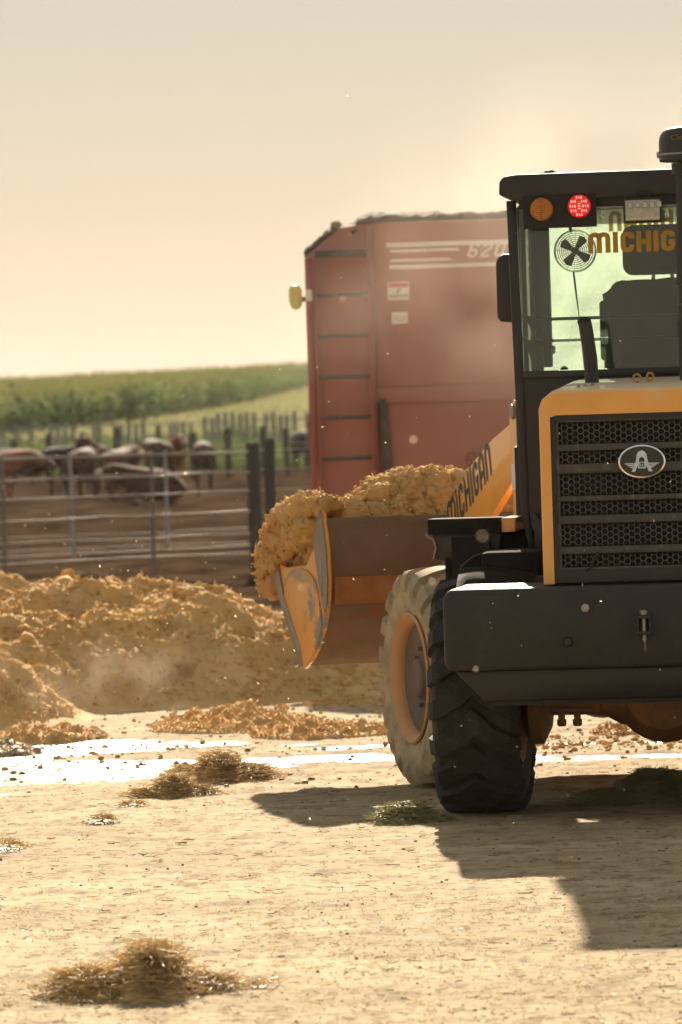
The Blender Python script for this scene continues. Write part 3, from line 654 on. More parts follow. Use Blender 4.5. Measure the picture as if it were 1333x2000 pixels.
# work lamp
m=MB(); m.box(-.145,.055,.375,.425,2.995,3.125,bev=.012,seg=3); wl=O(m,'work_lamp',black_p)
m=MB(); m.box(-.133,.043,.371,.3745,3.008,3.112,bev=.001,seg=1); O(m,'lamp_lens',mat('clear_lens',(.50,.49,.43),(.38,.37,.31),rough=.16,scale=40,bump=.8,bscale=150),wl)
m=MB()
for i in range(5):
    x=-.12+i*.037; m.box(x,x+.026,.3665,.371,3.072,3.104,bev=.003,seg=1)
O(m,'reflector_cell',mat('reflector',(.42,.42,.40),rough=.2,metal=.6,bump=0),wl)
m=MB()
for i in range(9): m.lathe([(-.0005,.006),(.001,.006)],'y',(-.121+i*.0195,.3700,3.018),8)
O(m,'led_dots',mat('led_dot',(.75,.62,.25),rough=.3,bump=0),wl)
m=MB(); m.tube([(-.075,.40,3.12),(-.085,.40,3.14),(-.08,.395,3.155),(-.045,.395,3.165),(-.01,.395,3.155),(-.005,.40,3.14),(-.015,.40,3.12)],.004,6); O(m,'lamp_bracket',black_p,wl)
WX=-.285
# sticker lettering on the rear window and on the windscreen
letters('mICHIGAn',.108,lambda u,v:(-.345+u,.5690,2.852+v),gold,rw,'window_lettering',wt=.225,gap=.10,xs=1.10)
letters('mICHIGAn',.112,lambda u,v:(WX+.545-u,1.9530,3.015+v),gold,fw,'windscreen_lettering',wt=.22,gap=.11,xs=.98)
# inside the cab: seat, headrest, levers, fan, rails
leather=mat('seat_cloth',(.018,.018,.014),(.03,.028,.02),rough=.9,scale=6,bump=.4,bscale=30)
m=MB(); m.box(-.275,.275,1.02,1.16,1.98,2.72,bev=.06,seg=4); m.box(-.27,.27,1.10,1.62,1.86,2.0,bev=.05,seg=3); seat=O(m,'driver_seat',leather)
m=MB(); m.box(-.20,.25,1.00,1.12,2.745,3.01,bev=.055,seg=4); O(m,'headrest',leather,seat)
for x in (-.04,.06):
    m=MB(); m.box(x-.01,x+.01,1.05,1.07,2.68,2.78); O(m,'headrest_stem',steel,seat)
V=[]; 
U,Vv=np.meshgrid(np.linspace(-.31,.30,46),np.linspace(0,1,40),indexing='ij')
dx=.02*fbm(xyz(U*4,Vv*3,0.),3); rnd=sstep(0,.12,U+.31)*sstep(0,.12,.30-U)
YY=.985-.03*rnd+.03*fbm(xyz(U*6,Vv*5,3.),3); ZZ=2.02+(.70-.07*(1-rnd))*Vv+.01*fbm(xyz(U*9,Vv*2,7.),2)
npmesh('draped_jacket',np.stack([U+dx,YY,ZZ],-1).reshape(-1,3),gridfaces(46,40),leather,seat,smooth='all')
m=MB(); m.box(-.335,-.255,1.10,1.16,2.30,2.62,bev=.02,seg=3); m.box(-.33,-.24,1.10,1.5,2.05,2.12,bev=.02); O(m,'control_console',leather)
m=MB(); m.tube([(-.0,1.62,1.95),(0,1.66,2.25)],.02); m.lathe([(a*.0,0) for a in ()] or [(0,.17),(.012,.182),(0,.194),(-.012,.182)],'z',(0,1.64,2.29),28,closed=True,mx=None); O(m,'steering_wheel',black_p)
for z in (2.408,2.520):
    m=MB(); m.tube([(-.68,.70,z-.0),(-.64,.66,z),(.66,.66,z+.0)],.0085 if z<2.5 else .0085,8); O(m,'guard_rail',black_p)
m=MB(); m.prism([(-.70,2.44),(-.66,2.40),(-.60,2.38),(-.60,2.25),(-.66,2.25),(-.67,2.33)],'y',.62,.66); m.prism([(-.70,2.55),(-.64,2.53),(-.60,2.52),(-.60,2.45),(-.66,2.47)],'y',.62,.66); m.box(-.645,-.56,.70,.76,2.27,3.0,bev=.01); O(m,'rail_bracket',black_s)
m=MB(); m.lathe([(0,.016),(.01,.024),(.02,.016)],'x',(-.56,.68,2.36),12); O(m,'door_latch',steel)
m=MB(); m.lathe([(2.250,.022),(2.262,.020),(2.272,.008)],'z',(-.49,.59,0),14); O(m,'rubber_stop',black_p)
# fan hanging from the cab roof
FC=Vector((-.432,.82,2.877)); m=MB()
for i in range(9):
    r_=.018+i*.0108; 
    for sy in (-.022,.022): 
        dd=sy*(1-.35*(i/8.)**2)
        m.lathe([(dd-.0011,r_),(dd,r_+.0011),(dd+.0011,r_),(dd,r_-.0011)],'y',tuple(FC),28,closed=True)
m.lathe([(-.014,.108),(-.014,.112),(.014,.112),(.014,.108)],'y',tuple(FC),32,closed=True)
for k in range(16):
    t=2*PI*k/16; m.tube([FC+Vector((.015*math.cos(t),-.023,.015*math.sin(t))),FC+Vector((.108*math.cos(t+.35),-.013,.108*math.sin(t+.35)))],.0011,5)
fan=O(m,'cab_fan',black_p)
m=MB(); m.lathe([(-.026,.014),(-.022,.020),(.03,.022),(.06,.018)],'y',tuple(FC),20); O(m,'fan_hub',black_p,fan)
m=MB()
for k in range(4):
    mx=Matrix.Translation(FC)@Matrix.Rotation(PI/2*k+.5,4,'Y')
    b=bmesh.new(); vs_=[b.verts.new(v) for v in ((.012,-.006,-.010),(.070,-.014,-.034),(.088,-.004,-.012),(.080,.012,.018),(.012,.006,.010))]; b.faces.new(vs_); m._add(b,mx)
O(m,'fan_blades',black_p,fan)
m=MB(); m.tube([FC+Vector((-.02,.02,.10)),FC+Vector((-.03,.03,.15)),(-.50,.86,3.06)],.009); m.box(-.58,-.38,.80,.92,3.05,3.10,bev=.01); O(m,'fan_bracket',black_p,fan)
m=MB(); m.tube([FC+Vector((-.012,0,-.11)),FC+Vector((-.004,0,-.20)),FC+Vector((.008,.0,-.32)),FC+Vector((.03,.0,-.62))],[.006,.006,.003,.003],6); O(m,'fan_cable',black_p,fan)
# mirror on the left front corner
for s in (-1,1):
    m=MB(); m.prism([(.0,2.57),(.0,2.85),(.02,2.895),(.06,2.91),(.14,2.91),(.17,2.89),(.18,2.86),(.18,2.57),(.165,2.54),(.03,2.53)],'y',-.02,.035,bev=.012,seg=2,mx=Matrix.Translation((s*.80,1.9,0))@Matrix.Scale(s,4,(1,0,0))@Matrix.Translation((-.03,0,0))@Matrix.Rotation(R(-4),4,'Z'))
    mr=O(m,'side_mirror',black_p)
    m=MB(); m.tube([(s*.72,1.93,2.45),(s*.79,1.95,2.46),(s*.815,1.95,2.52),(s*.815,1.94,2.75)],.010,8); O(m,'mirror_arm',black_p,mr)
# exhaust stub on the hood
m=MB(); m.tube([(-.30,-.05,2.15),(-.305,-.05,2.30),(-.325,-.05,2.46),(-.33,-.05,2.485)],[.036,.035,.035,.035],20); ex=O(m,'exhaust_pipe',black_p)
m=MB(); m.ball((-.331,-.05,2.487),.036,3,(1,1,.7)); O(m,'exhaust_mouth',darkin,ex)
# air intake stack with pre-cleaner bowl
m=MB(); m.tube([(.19,-.12,2.15),(.19,-.12,2.55)],.040,20); m.tube([(.19,-.12,2.56),(.19,-.12,3.22)],.033,20); st=O(m,'intake_stack',black_s)
m=MB(); m.tube([(.19,-.12,2.40),(.19,-.12,2.47)],.046,20); O(m,'rubber_sleeve',black_p,st)
for z0,z1,r_ in ((2.67,2.90,.043),(2.655,2.668,.048),(3.21,3.27,.052)):
    m=MB(); m.tube([(.19,-.12,z0),(.19,-.12,z1)],r_,20); O(m,'hose_clamp',black_p,st)
m=MB(); m.lathe([(3.275,.05),(3.278,.132),(3.285,.138),(3.38,.138),(3.41,.132),(3.435,.115),(3.45,.085),(3.455,.03)],'z',(.215,-.12,0),40); pc=O(m,'air_precleaner',black_p)
m=MB(); m.lathe([(3.31,.139),(3.31,.142),(3.318,.142),(3.318,.139)],'z',(.215,-.12,0),40,closed=True); m.box(.066,.08,-.14,-.10,3.30,3.33); O(m,'bowl_clamp',steel,pc)
tx=bpy.data.curves.new('txt','FONT'); tx.body='Clean'; tx.size=.048; tx.extrude=0; to=bpy.data.objects.new('txt',tx); col.objects.link(to); me=evalmesh(to); bpy.data.objects.remove(to)
for v in me.vertices:
    a=(v.co.x-.075)/.139; v.co=Vector((.215+.1395*math.sin(a),-.12-.1395*math.cos(a),3.392+v.co.y*.8-.01))
me.materials.clear(); link('bowl_lettering',me,mat('faded_gold',(.20,.14,.04),rough=.6,bump=0),pc,0)
# --- platform, fuel tank and fenders either side ---
for s in (-1,1):
    S=Matrix.Scale(s,4,(-1,0,0)) if s==1 else Matrix.Identity(4)
    fl=lambda a,b_:(a,b_) if s==-1 else (-b_,-a)
    a,b_=fl(-1.215,-.835); m=MB(); m.box(a,b_,.45,.74,1.415,1.495,bev=.004); m.box(*fl(-1.20,-.76),.74,1.34,1.38,1.415)
    pf=O(m,'step_platform',dull)
    m=MB(); m.box(*fl(-.833,-.76),.47,1.3,1.418,1.492,bev=.003); O(m,'platform_end_plate',paint,pf)
    m=MB(); m.prism([(s*-x if s==1 else x,z) for x,z in ((-1.20,1.414),(-1.19,1.39),(-1.175,1.345),(-1.19,1.285),(-1.16,1.278),(-.85,1.30),(-.84,1.414))],'y',.50,.62,bev=.003); O(m,'platform_bracket',black_s,pf)
    m=MB(); m.tube([(-x*s if s==1 else x,.49,z) for x,z in ((-1.233,1.42),(-1.222,1.405),(-1.19,1.39),(-1.178,1.345),(-1.194,1.285))],.006,6); O(m,'bracket_edge',steel,pf)
    m=MB(); m.box(*fl(-1.09,-.89),.40,.50,1.14,1.405,bev=.012); bb=O(m,'battery_box',dull)
    m=MB(); m.box(*fl(-1.135,-1.10),.50,.54,1.08,1.30,bev=.004); m.box(*fl(-1.10,-.62),.62,1.28,.60,1.41,bev=.02); m.box(*fl(-.90,-.60),.0,.62,.95,1.33,bev=.03,seg=2); O(m,'fuel_tank',dull)
    m=MB(); m.tube([(-x*s if s==1 else x,y,z) for x,y,z in ((-1.03,.15,1.08),(-1.035,.15,1.17),(-1.01,.15,1.255),(-.95,.15,1.30),(-.88,.2,1.32))],.0085,8); O(m,'hydraulic_hose',black_p)
    m=MB(); m.tube([(-x*s if s==1 else x,.1,z) for x,z in ((-.98,1.155),(-.94,1.158),(-.91,1.153))],.006,6); O(m,'hose_fitting',steel); m=MB(); m.tube([(-x*s if s==1 else x,.05,z) for x,z in ((-.83,1.12),(-.845,1.16),(-.83,1.19),(-.80,1.19))],.007,8); O(m,'hose_fitting',steel)
    # rear mudguard: curved rubber flap over the tyre
    b=bmesh.new(); prof=[]
    for i in range(13):
        t=R(40+100*i/12); prof.append((-.66*math.cos(t)*1.0+.02,.60+.655*math.sin(t)))
    U,Vv=len(prof),9; grid=[]
    for (yy,zz) in prof:
        grid.append([b.verts.new(((-1.0 if s==-1 else .60)+.40*j/8,yy,zz-.05*((j-(2 if s==-1 else 6))/6.)**2)) for j in range(9)])
    for i in range(U-1):
        for j in range(8): b.faces.new([grid[i][j],grid[i+1][j],grid[i+1][j+1],grid[i][j+1]])
    bmesh.ops.solidify(b,geom=list(b.faces),thickness=.012); m=MB(); m._add(b); O(m,'rear_mudguard',dull)
# --- axle ---
def axle(parent_mx,name,mt):
    m=MB(); m.tube([(-.72,0,.60),(-.30,0,.60),(-.20,0,.60),(.20,0,.60),(.30,0,.60),(.72,0,.60)],[.115,.115,.17,.17,.115,.115],20)
    m.box(-.62,-.30,-.14,.14,.50,.66,bev=.02); m.box(.30,.62,-.14,.14,.50,.66,bev=.02)
    ax=O(m,name,mt,mx=parent_mx)
    m=MB(); m.lathe([(-.20,.10),(-.17,.19),(-.08,.255),(.06,.27),(.16,.20),(.24,.12)],'y',(.02,0,.60),28); O(m,'differential',mt,ax)
    for s in (-1,1):
        for xx in (.42,.50): 
            m=MB(); m.box(s*xx-.016,s*xx+.016,-.15,-.09,.44,.53,bev=.006); m.lathe([(.435,.018),(.445,.024),(.47,.024)],'z',(s*xx,-.12,0),8); O(m,'axle_bolt',mt,ax)
        m=MB(); m.box(s*.44-.10,s*.44+.10,-.16,.16,.51,.53,bev=.004); O(m,'axle_clamp',mt,ax)
        m=MB(); m.lathe([(s*.56,.18),(s*.60,.26),(s*.66,.26),(s*.70,.20)],'x',(0,0,.60),28); O(m,'brake_housing',mt,ax)
    return ax
axle(Matrix.Identity(4),'rear_axle',axle_m)
# --- wheels ---
TR,TW=.605,.215
def tyre_carcass(mt,parent,mud):
    prof=[(-.15,.325),(-.185,.345),(-.205,.40),(-.218,.47),(-.208,.515),(-.193,.545),(-.180,TR-.045),(-.10,TR-.036),(0,TR-.034),(.10,TR-.036),(.180,TR-.045),(.193,.545),(.208,.515),(.218,.47),(.205,.40),(.185,.345),(.15,.325)]
    m=MB(); m.lathe(prof,'x',(0,0,0),64,closed=True)
    # tread: directional bars that meet in a V at the crown and wrap over the shoulders
    N=19; st_=2*PI/N; b=bmesh.new()
    for s in (-1,1):
        for k in range(N):
            cs=[(0.0,0.,TR+.006),(.05,.22,TR+.004),(.10,.42,TR+.002),(.15,.58,TR-.004),(.196,.68,TR-.014),(.222,.74,TR-.05),(.232,.78,TR-.09),(.222,.80,TR-.125)]
            rows=[]
            jit=rng.uniform(-.03,.03)
            for (x,lag,r_) in cs:
                wd=.74 if x<.10 else .60 if x<.19 else .54
                a0=(k+(0 if s<0 else 0)+lag*1.0+jit)*st_
                for_=[]
                base=TR-.040 if x<.19 else r_-.030
                for (aa,rr_) in ((a0-wd/2*st_-.015,base),(a0-wd/2*st_+.012,r_+rng.uniform(-.002,.002)),(a0+wd/2*st_-.012,r_+rng.uniform(-.002,.002)),(a0+wd/2*st_+.015,base)):
                    xx=x if rr_!=base or x<.19 else x-.035
                    for_.append(b.verts.new((s*xx,-rr_*math.sin(aa)*1.0,rr_*math.cos(aa))))
                rows.append(for_)
            for i in range(len(rows)-1):
                for j in range(3): 
                    b.faces.new([rows[i][j],rows[i+1][j],rows[i+1][j+1],rows[i][j+1]])
            b.faces.new(rows[-1])
    bmesh.ops.recalc_face_normals(b,faces=b.faces); m._add(b)
    return m.build('tyre',mt,parent,smooth=40)
def wheel(mx,tm,rm,left,mud=0):
    m=MB(); s=-1 if left else 1   # outward side
    m.lathe([(s*.17,.04),(s*.175,.09),(s*.165,.105),(s*.135,.115),(s*.115,.14),(s*.12,.20),(s*.135,.27),(s*.15,.302),(s*.10,.303),(s*.09,.20),(s*.06,.02)],'x',(0,0,0),40)
    for k in range(10):
        t=2*PI*k/10; m.lathe([(s*.09,.014),(s*.138,.014),(s*.144,.008)],'x',(0,.165*math.cos(t),.165*math.sin(t)),6)
    w_=O(m,'wheel',rm[1]); w_.matrix_local=mx
    m=MB(); m.lathe([(s*.205,.338),(s*.215,.352),(s*.205,.362),(s*.185,.350),(s*.15,.322),(-s*.15,.322),(-s*.20,.345),(-s*.20,.335),(-s*.14,.300),(s*.10,.296),(s*.16,.300),(s*.19,.315)],'x',(0,0,0),56,closed=True)
    m.build('rim',rm[0],w_)
    t_=tyre_carcass(tm,w_,mud)
    return w_
rimp=mat('dusty_rim_paint',(.62,.29,.11),(.50,.25,.11),rough=.6,scale=5,dust=.5,dustc=(.40,.29,.18),bump=.2)
rimd=mat('brown_wheel_disc',(.16,.12,.09),(.10,.075,.055),rough=.8,scale=5,dust=.45,dustc=(.24,.19,.14),bump=.3)
for s in (-1,1):
    wheel(Matrix.Translation((s*.91,0,.60))@Matrix.Rotation(.1,4,'X'),rubber,(rimp,rimd),s<0)
# =============== front frame (articulated 24.5 degrees to the left) ===============
PIV=Vector((0,1.2,0)); FM=Matrix.Translation(PIV)@Matrix.Rotation(R(22.5),4,'Z')@Matrix.Translation((0,1.2,0))
def OF(mb,name,m,parent=loader,**kw):
    mb.bm.transform(FM); return mb.build(name,m,parent,**kw)
for s in (-1,1):
    wheel(FM@Matrix.Translation((s*.91,0,.60))@Matrix.Rotation(.05,4,'X'),rubber_m,(rimp,rimd),s<0)
ax=axle(FM,'front_axle',axle_m)
m=MB(); m.box(-.36,.36,-1.1,.55,.62,1.10,bev=.02); m.box(-.20,.20,-1.35,-1.0,.65,1.0,bev=.02); OF(m,'front_frame',paint)
for s in (-1,1):
    m=MB(); m.prism([(-.72,1.0),(-.68,1.5),(-.60,2.02),(-.565,2.085),(-.50,2.11),(-.435,2.085),(-.41,2.02),(-.44,1.5),(.30,1.0)],'x',s*.60-.03,s*.60+.03,bev=.005); tw=OF(m,'frame_tower',paint)
    m=MB(); m.lathe([(-.045,.034),(-.045,.04),(.045,.04),(.045,.034)],'x',(s*.60,-.50,2.045),20); OF(m,'boom_pin',steel,tw)
m=MB(); m.box(-.56,.56,-.42,-.36,1.42,1.58,bev=.01); m.box(-.56,.56,-.40,.1,1.40,1.43,bev=.005); m.tube([(-.56,-.3,1.62),(.56,-.3,1.62)],.05,16); m.prism([(-.45,1.46),(.05,1.46),(-.1,1.62),(-.3,1.72),(-.45,1.72)],'x',-.06,.06,bev=.01); OF(m,'tower_crossmember',paint_c)
# lift arms
arm=[(-.60,2.075),(-.52,2.10),(-.44,2.045),(.05,1.895),(.346,1.775),(.60,1.62),(.78,1.48),(.87,1.33),(.93,1.19),(1.02,.92),(1.06,.74),(.98,.66),(.86,.70),(.74,.95),(.62,1.12),(.42,1.28),(.11,1.46),(-.20,1.64),(-.50,1.80),(-.60,1.90)]
arm=[(-.5+(u+.5)*1.22 if u>-.44 else u,z) for u,z in arm]
for s in (-1,1):
    m=MB(); m.prism(arm,'x',s*.53-.022,s*.53+.022,bev=.004); la=OF(m,'lift_arm',paint_c)
    if s==-1:
        xo=-.5545
        u0=Vector((1.04,1.345)); u1=Vector((-.16,1.86)); d=(u1-u0).normalized(); nrm=Vector((d.y,-d.x)); nrm=nrm if nrm.y>0 else -nrm
        # reads from the bucket end up towards the cab
        def pla(u,v): q=u0+d*u+nrm*(v-.01); return (xo,q.x,q.y)
        o=letters('mICHIGAn',.20,pla,ink,None,'arm_lettering',wt=.17,gap=.07,slant=.18,xs=.92); o.data.transform(FM); o.parent=la
m=MB(); m.tube([(-.48,.80,1.10),(.48,.80,1.10)],.075,18); OF(m,'arm_cross_tube',paint_c)
m=MB(); m.prism([(.55,1.55),(.72,1.60),(.88,1.30),(.98,.86),(.86,.82),(.66,1.22)],'x',-.06,.06,bev=.006); m.tube([(0,-.25,1.60),(0,.35,1.62)],.06,16); OF(m,'tilt_linkage',paint_c)
m=MB(); m.tube([(0,.3,1.615),(0,.62,1.58)],.03,14); OF(m,'tilt_ram_rod',chrome)
for s in (-1,1):
    m=MB(); m.tube([(s*.42,-.45,.95),(s*.42,.30,1.10)],.05,16); lr=OF(m,'lift_ram',black_s)
    m=MB(); m.tube([(s*.42,.28,1.095),(s*.42,.62,1.16)],.028,14); OF(m,'ram_rod',chrome,lr)
    # front mudguard
    b=bmesh.new(); grid=[]
    for i in range(15):
        t=R(28+110*i/14); yy=-.665*math.cos(t); zz=.60+.665*math.sin(t); grid.append([b.verts.new((s*.92+(j-4)*.055,yy,zz-.012*((j-4)/4.)**2*2)) for j in range(9)])
    for i in range(14):
        for j in range(8): b.faces.new([grid[i][j],grid[i+1][j],grid[i+1][j+1],grid[i][j+1]])
    b.free()
    b=bmesh.new(); grid=[]
    for i in range(11):
        t=R(38+62*i/10); yy=-.70*math.cos(t); zz=.575+.70*math.sin(t); grid.append([b.verts.new((s*(.60+j*.032),yy,zz-.02*(max(0,j-6))**2*.35)) for j in range(10)])
    for i in range(10):
        for j in range(9): b.faces.new([grid[i][j],grid[i+1][j],grid[i+1][j+1],grid[i][j+1]])
    bmesh.ops.solidify(b,geom=list(b.faces),thickness=.02); m=MB(); m._add(b); OF(m,'front_mudguard',mat('glossy_black',(.012,.014,.018),(.02,.02,.022),rough=.22,dust=.2,bump=.1))
# bucket: outline in (forward, up)
BW=1.26
outer=[(1.10,1.475),(1.07,1.42),(1.045,1.28),(1.04,1.13),(1.075,.98),(1.16,.86),(1.30,.74),(1.46,.66),(1.62,.618),(1.66,.622),(2.06,.98),(2.33,1.22)]
inner=[(1.125,1.470),(1.095,1.41),(1.07,1.28),(1.065,1.14),(1.10,1.0),(1.18,.885),(1.31,.77),(1.46,.69),(1.61,.648),(1.65,.652),(2.05,1.005),(2.32,1.235)]
# back and floor as one bent shell
def shell(o_,i_,x0,x1,name,mt,parent=None):
    m=MB(); m.prism(o_+i_[::-1],'x',x0,x1); return OF(m,name,mt,parent or loader)
buck=shell(outer,inner,-BW,BW,'bucket',rusty)
band=mat('scuffed_orange_band',(.38,.15,.035),(.26,.105,.035),rough=.6,scale=5,dust=.25,bump=.25)
m=MB(); m.prism([(1.035,1.14),(1.032,1.05),(1.052,.985),(1.075,.985),(1.05,1.05),(1.05,1.14)],'x',-BW+.02,BW-.02); OF(m,'reinforcing_band',band,buck)
m=MB(); m.prism([(1.085,1.474),(1.066,1.44),(1.07,1.40),(1.09,1.40),(1.12,1.474)],'x',-BW,BW); OF(m,'top_lip',rusty,buck)
for x in (-.42,.42,-.15,.15):
    m=MB(); m.prism([(1.09,1.45),(1.045,1.40),(1.02,1.30),(1.02,1.145),(1.05,1.145),(1.06,1.30),(1.10,1.45)],'x',x-.018,x+.018,bev=.004); OF(m,'back_rib',rusty,buck)
sidep=mat('chipped_orange_plate',(.80,.34,.035),(.70,.29,.03),rough=.4,scale=2.4,dust=.12,bump=.15,wear=((.23,.20,.17),.56))
wornp=mat('bare_worn_steel',(.30,.25,.21),(.20,.16,.13),rough=.45,scale=6,metal=.4,dust=.2,bump=.3,wear=((.70,.32,.05),.66))
side=[(1.10,1.50),(1.14,1.525),(1.20,1.49),(1.33,1.30),(1.50,1.20),(1.95,1.18),(2.33,1.235),(2.06,.965),(1.68,.60),(1.60,.600),(1.44,.655),(1.28,.745),(1.14,.86),(1.05,.985),(1.02,1.13),(1.03,1.29)]
for s in (-1,1):
    m=MB(); m.prism(side,'x',s*(BW+.001) if s>0 else -(BW+.022),s*(BW+.022) if s>0 else -(BW+.001),bev=.003); sp_=OF(m,'side_plate',sidep,buck)
    xo=s*(BW+.024)
    # worn wear strip along the cutting side and the rounded pad above it
    m=MB(); m.prism([(2.33,1.23),(2.06,.965),(1.68,.605),(1.60,.615),(1.66,.74),(1.86,.90),(2.02,1.05),(2.10,1.2)],'x',xo-.002 if s>0 else xo-.010,xo+.010 if s>0 else xo+.002,bev=.003); OF(m,'wear_strip',wornp,buck)
    pad=[(1.22,1.00)]+[(1.62+.38*math.cos(R(a)),1.03+.15*math.sin(R(a))) for a in range(165,19,-15)]+[(2.02,.95),(1.70,.63),(1.60,.612),(1.44,.665),(1.28,.755),(1.17,.86)]
    m=MB(); m.prism(pad,'x',xo-.002 if s>0 else xo-.006,xo+.006 if s>0 else xo+.002,bev=.002); OF(m,'lower_cheek_plate',sidep,buck)
    m=MB(); arcp=[(1.62+.38*math.cos(R(a)),1.035+.15*math.sin(R(a))) for a in range(160,19,-10)]; m.prism(arcp+[(u,z-.05-.03*math.sin(u*9)) for u,z in arcp[::-1]],'x',xo-.001 if s>0 else xo-.0075,xo+.0075 if s>0 else xo+.001); OF(m,'rubbed_arch',mat('rubbed_paint',(.30,.25,.20),(.55,.28,.08),rough=.5,scale=9,bump=.2),buck)
    m=MB(); m.prism([(1.10,1.50),(1.14,1.525),(1.20,1.49),(1.30,1.34),(1.24,1.18),(1.16,1.0),(1.10,.94),(1.05,.985),(1.02,1.13),(1.03,1.29)],'x',xo-.002 if s>0 else xo-.007,xo+.007 if s>0 else xo+.002); OF(m,'upper_wear_plate',mat('rubbed_bare_metal',(.26,.21,.185),(.20,.16,.14),rough=.5,metal=.3,dust=.2,bump=.2),buck)
    m=MB(); m.box(xo-.014,xo+.014,1.125,1.15,1.03,1.25,bev=.006); OF(m,'side_slot_bar',steel,buck)
# sticker on the tower
m=MB(); m.box(-.640,-.6315,-.53,-.46,1.62,1.76); OF(m,'sticker',white_s)
# =============== load in the bucket ===============
def blob(name,balls,voxel,mt,parent=None,amp=(.05,.02,.008),fr=(3.,9.,28.),mx=None,**kw):
    m=MB()
    for (x,y,z,rx_,ry_,rz_) in balls: m.ball((x,y,z),1,2,(rx_,ry_,rz_))
    o=m.build(name,mt,None,smooth=0)
    md=o.modifiers.new('r','REMESH'); md.mode='VOXEL'; md.voxel_size=voxel
    me=evalmesh(o); bpy.data.objects.remove(o)
    n=len(me.vertices); v=np.empty(n*3,np.float32); me.vertices.foreach_get('co',v); v=v.reshape(-1,3).astype(float)
    nn=np.empty(n*3,np.float32); me.vertices.foreach_get('normal',nn); nn=nn.reshape(-1,3)
    d=amp[0]*(.8-2.*np.abs(fbm(v*fr[0],2)))+amp[1]*(.6-2*np.abs(fbm(v*fr[1]+5,2)))+amp[2]*fbm(v*fr[2],3,.7)
    v=v+nn*d[:,None]; me.vertices.foreach_set('co',v.astype(np.float32).ravel())
    if mx is not None: me.transform(mx)
    me.update(); me.materials.clear(); me.materials.append(mt); me.shade_smooth(); me.name=name
    o=bpy.data.objects.new(name,me); col.objects.link(o); o.parent=parent
    for k,v_ in kw.items(): o[k]=v_
    return o
balls=[]
for l in np.arange(-1.05,1.07,.13):
    top=np.interp(l*.97,[-1.05,-.85,-.72,-.5,-.2,.1,.4,.8,1.05],[1.53,1.62,1.73,1.74,1.68,1.72,1.75,1.68,1.50])
    balls.append((l,1.52+rng.uniform(-.05,.05),top-.30,.17,.36,.30)); balls.append((l,1.90,top-.45,.17,.36,.26)); balls.append((l,2.16,top-.56,.15,.20,.14))
    balls.append((l,1.35,1.40,.15,.22,.17+rng.uniform(-.02,.04)))
for _ in range(26):
    l=rng.uniform(-1.06,1.06); top=np.interp(l*.89,[-1.05,-.72,-.5,-.2,.1,.4,1.05],[1.47,1.70,1.71,1.64,1.70,1.72,1.50]); r_=rng.uniform(.05,.10); balls.append((l,rng.uniform(1.3,1.65),top-.06-rng.uniform(0,.10),r_,r_,r_*.8))
# overflow hanging over the left side plate and the lip
for (y,z,ry_,rz_) in ((1.28,1.54,.13,.05),(1.55,1.53,.20,.07),(1.80,1.48,.20,.09),(2.0,1.44,.20,.09),(2.20,1.35,.16,.10),(2.34,1.24,.08,.10),(2.40,1.14,.055,.10),(2.33,1.05,.045,.07),(2.42,1.26,.05,.04),(1.75,1.38,.26,.07),(1.45,1.42,.16,.07),(2.05,1.33,.12,.08),(2.18,1.24,.10,.08)):
    balls.append((-1.24,y,z,.09,ry_,rz_))
bload=blob('bucket_load',balls,.0125,feed,None,amp=(.034,.030,.034),fr=(6,15,40),mx=Matrix.Translation(LO)@Matrix.Rotation(OY,4,'Z')@FM)
tag(bload,'mound of golden crumbly feed heaped over the rim of the loader bucket','feed')

me=bload.data; n_=len(me.vertices); v_=np.empty(n_*3,np.float32); me.vertices.foreach_get('co',v_); v_=v_.reshape(-1,3); q_=np.empty(n_*3,np.float32); me.vertices.foreach_get('normal',q_); q_=q_.reshape(-1,3)
ok=(v_[:,2]>1.0); v_=v_[ok]; q_=q_[ok]
crumbs_on(v_,q_,24000,.003,.014,feed,'loose_crumbs',bload)
def lp_(k):
    i=rng.integers(0,len(v_),k); return v_[i]+q_[i]*.006
strands(3500,lp_,.05,.0035,.7,bpy.data.materials['feed_fibre'],'fibres',bload)
# =============== red feed mixer ===============
TA=R(.4); TO=Vector((-.22,44.2,0))
red=mat('hazed_red_paint',(.36,.15,.125),(.29,.12,.10),rough=.7,spec=.2,scale=.9,dust=.42,dustc=(.36,.20,.13),bump=.08,bscale=20)  # red dulled in the colour itself to carry the haze hanging before it
redd=mat('red_frame_paint',(.27,.08,.065),(.22,.065,.05),rough=.6,scale=2,dust=.2,bump=.05)
dgreen=mat('dark_rungs',(.045,.05,.045),(.035,.035,.035),rough=.6,scale=4,dust=.25,bump=.1)
decal=mat('white_decal',(.75,.72,.70),(.62,.58,.55),rough=.5,scale=6,dust=.2,bump=0)
mixer=empty('feed_mixer',TO,TA,'tall dusty red feed mixer box with a ladder and white stripes behind the heap','feed mixer')
W=2.3; H1,H2=3.50,3.74
m=MB(); prof=[(.06,1.25),(.03,1.6),(-.02,3.49),(.26,3.70),(.275,3.735),(.50,3.755),(6.3,3.80),(6.3,1.6),(6.0,1.25)]
m.prism(prof,'y',.02,W,bev=.02); box_=m.build('mixer_box',red,mixer)
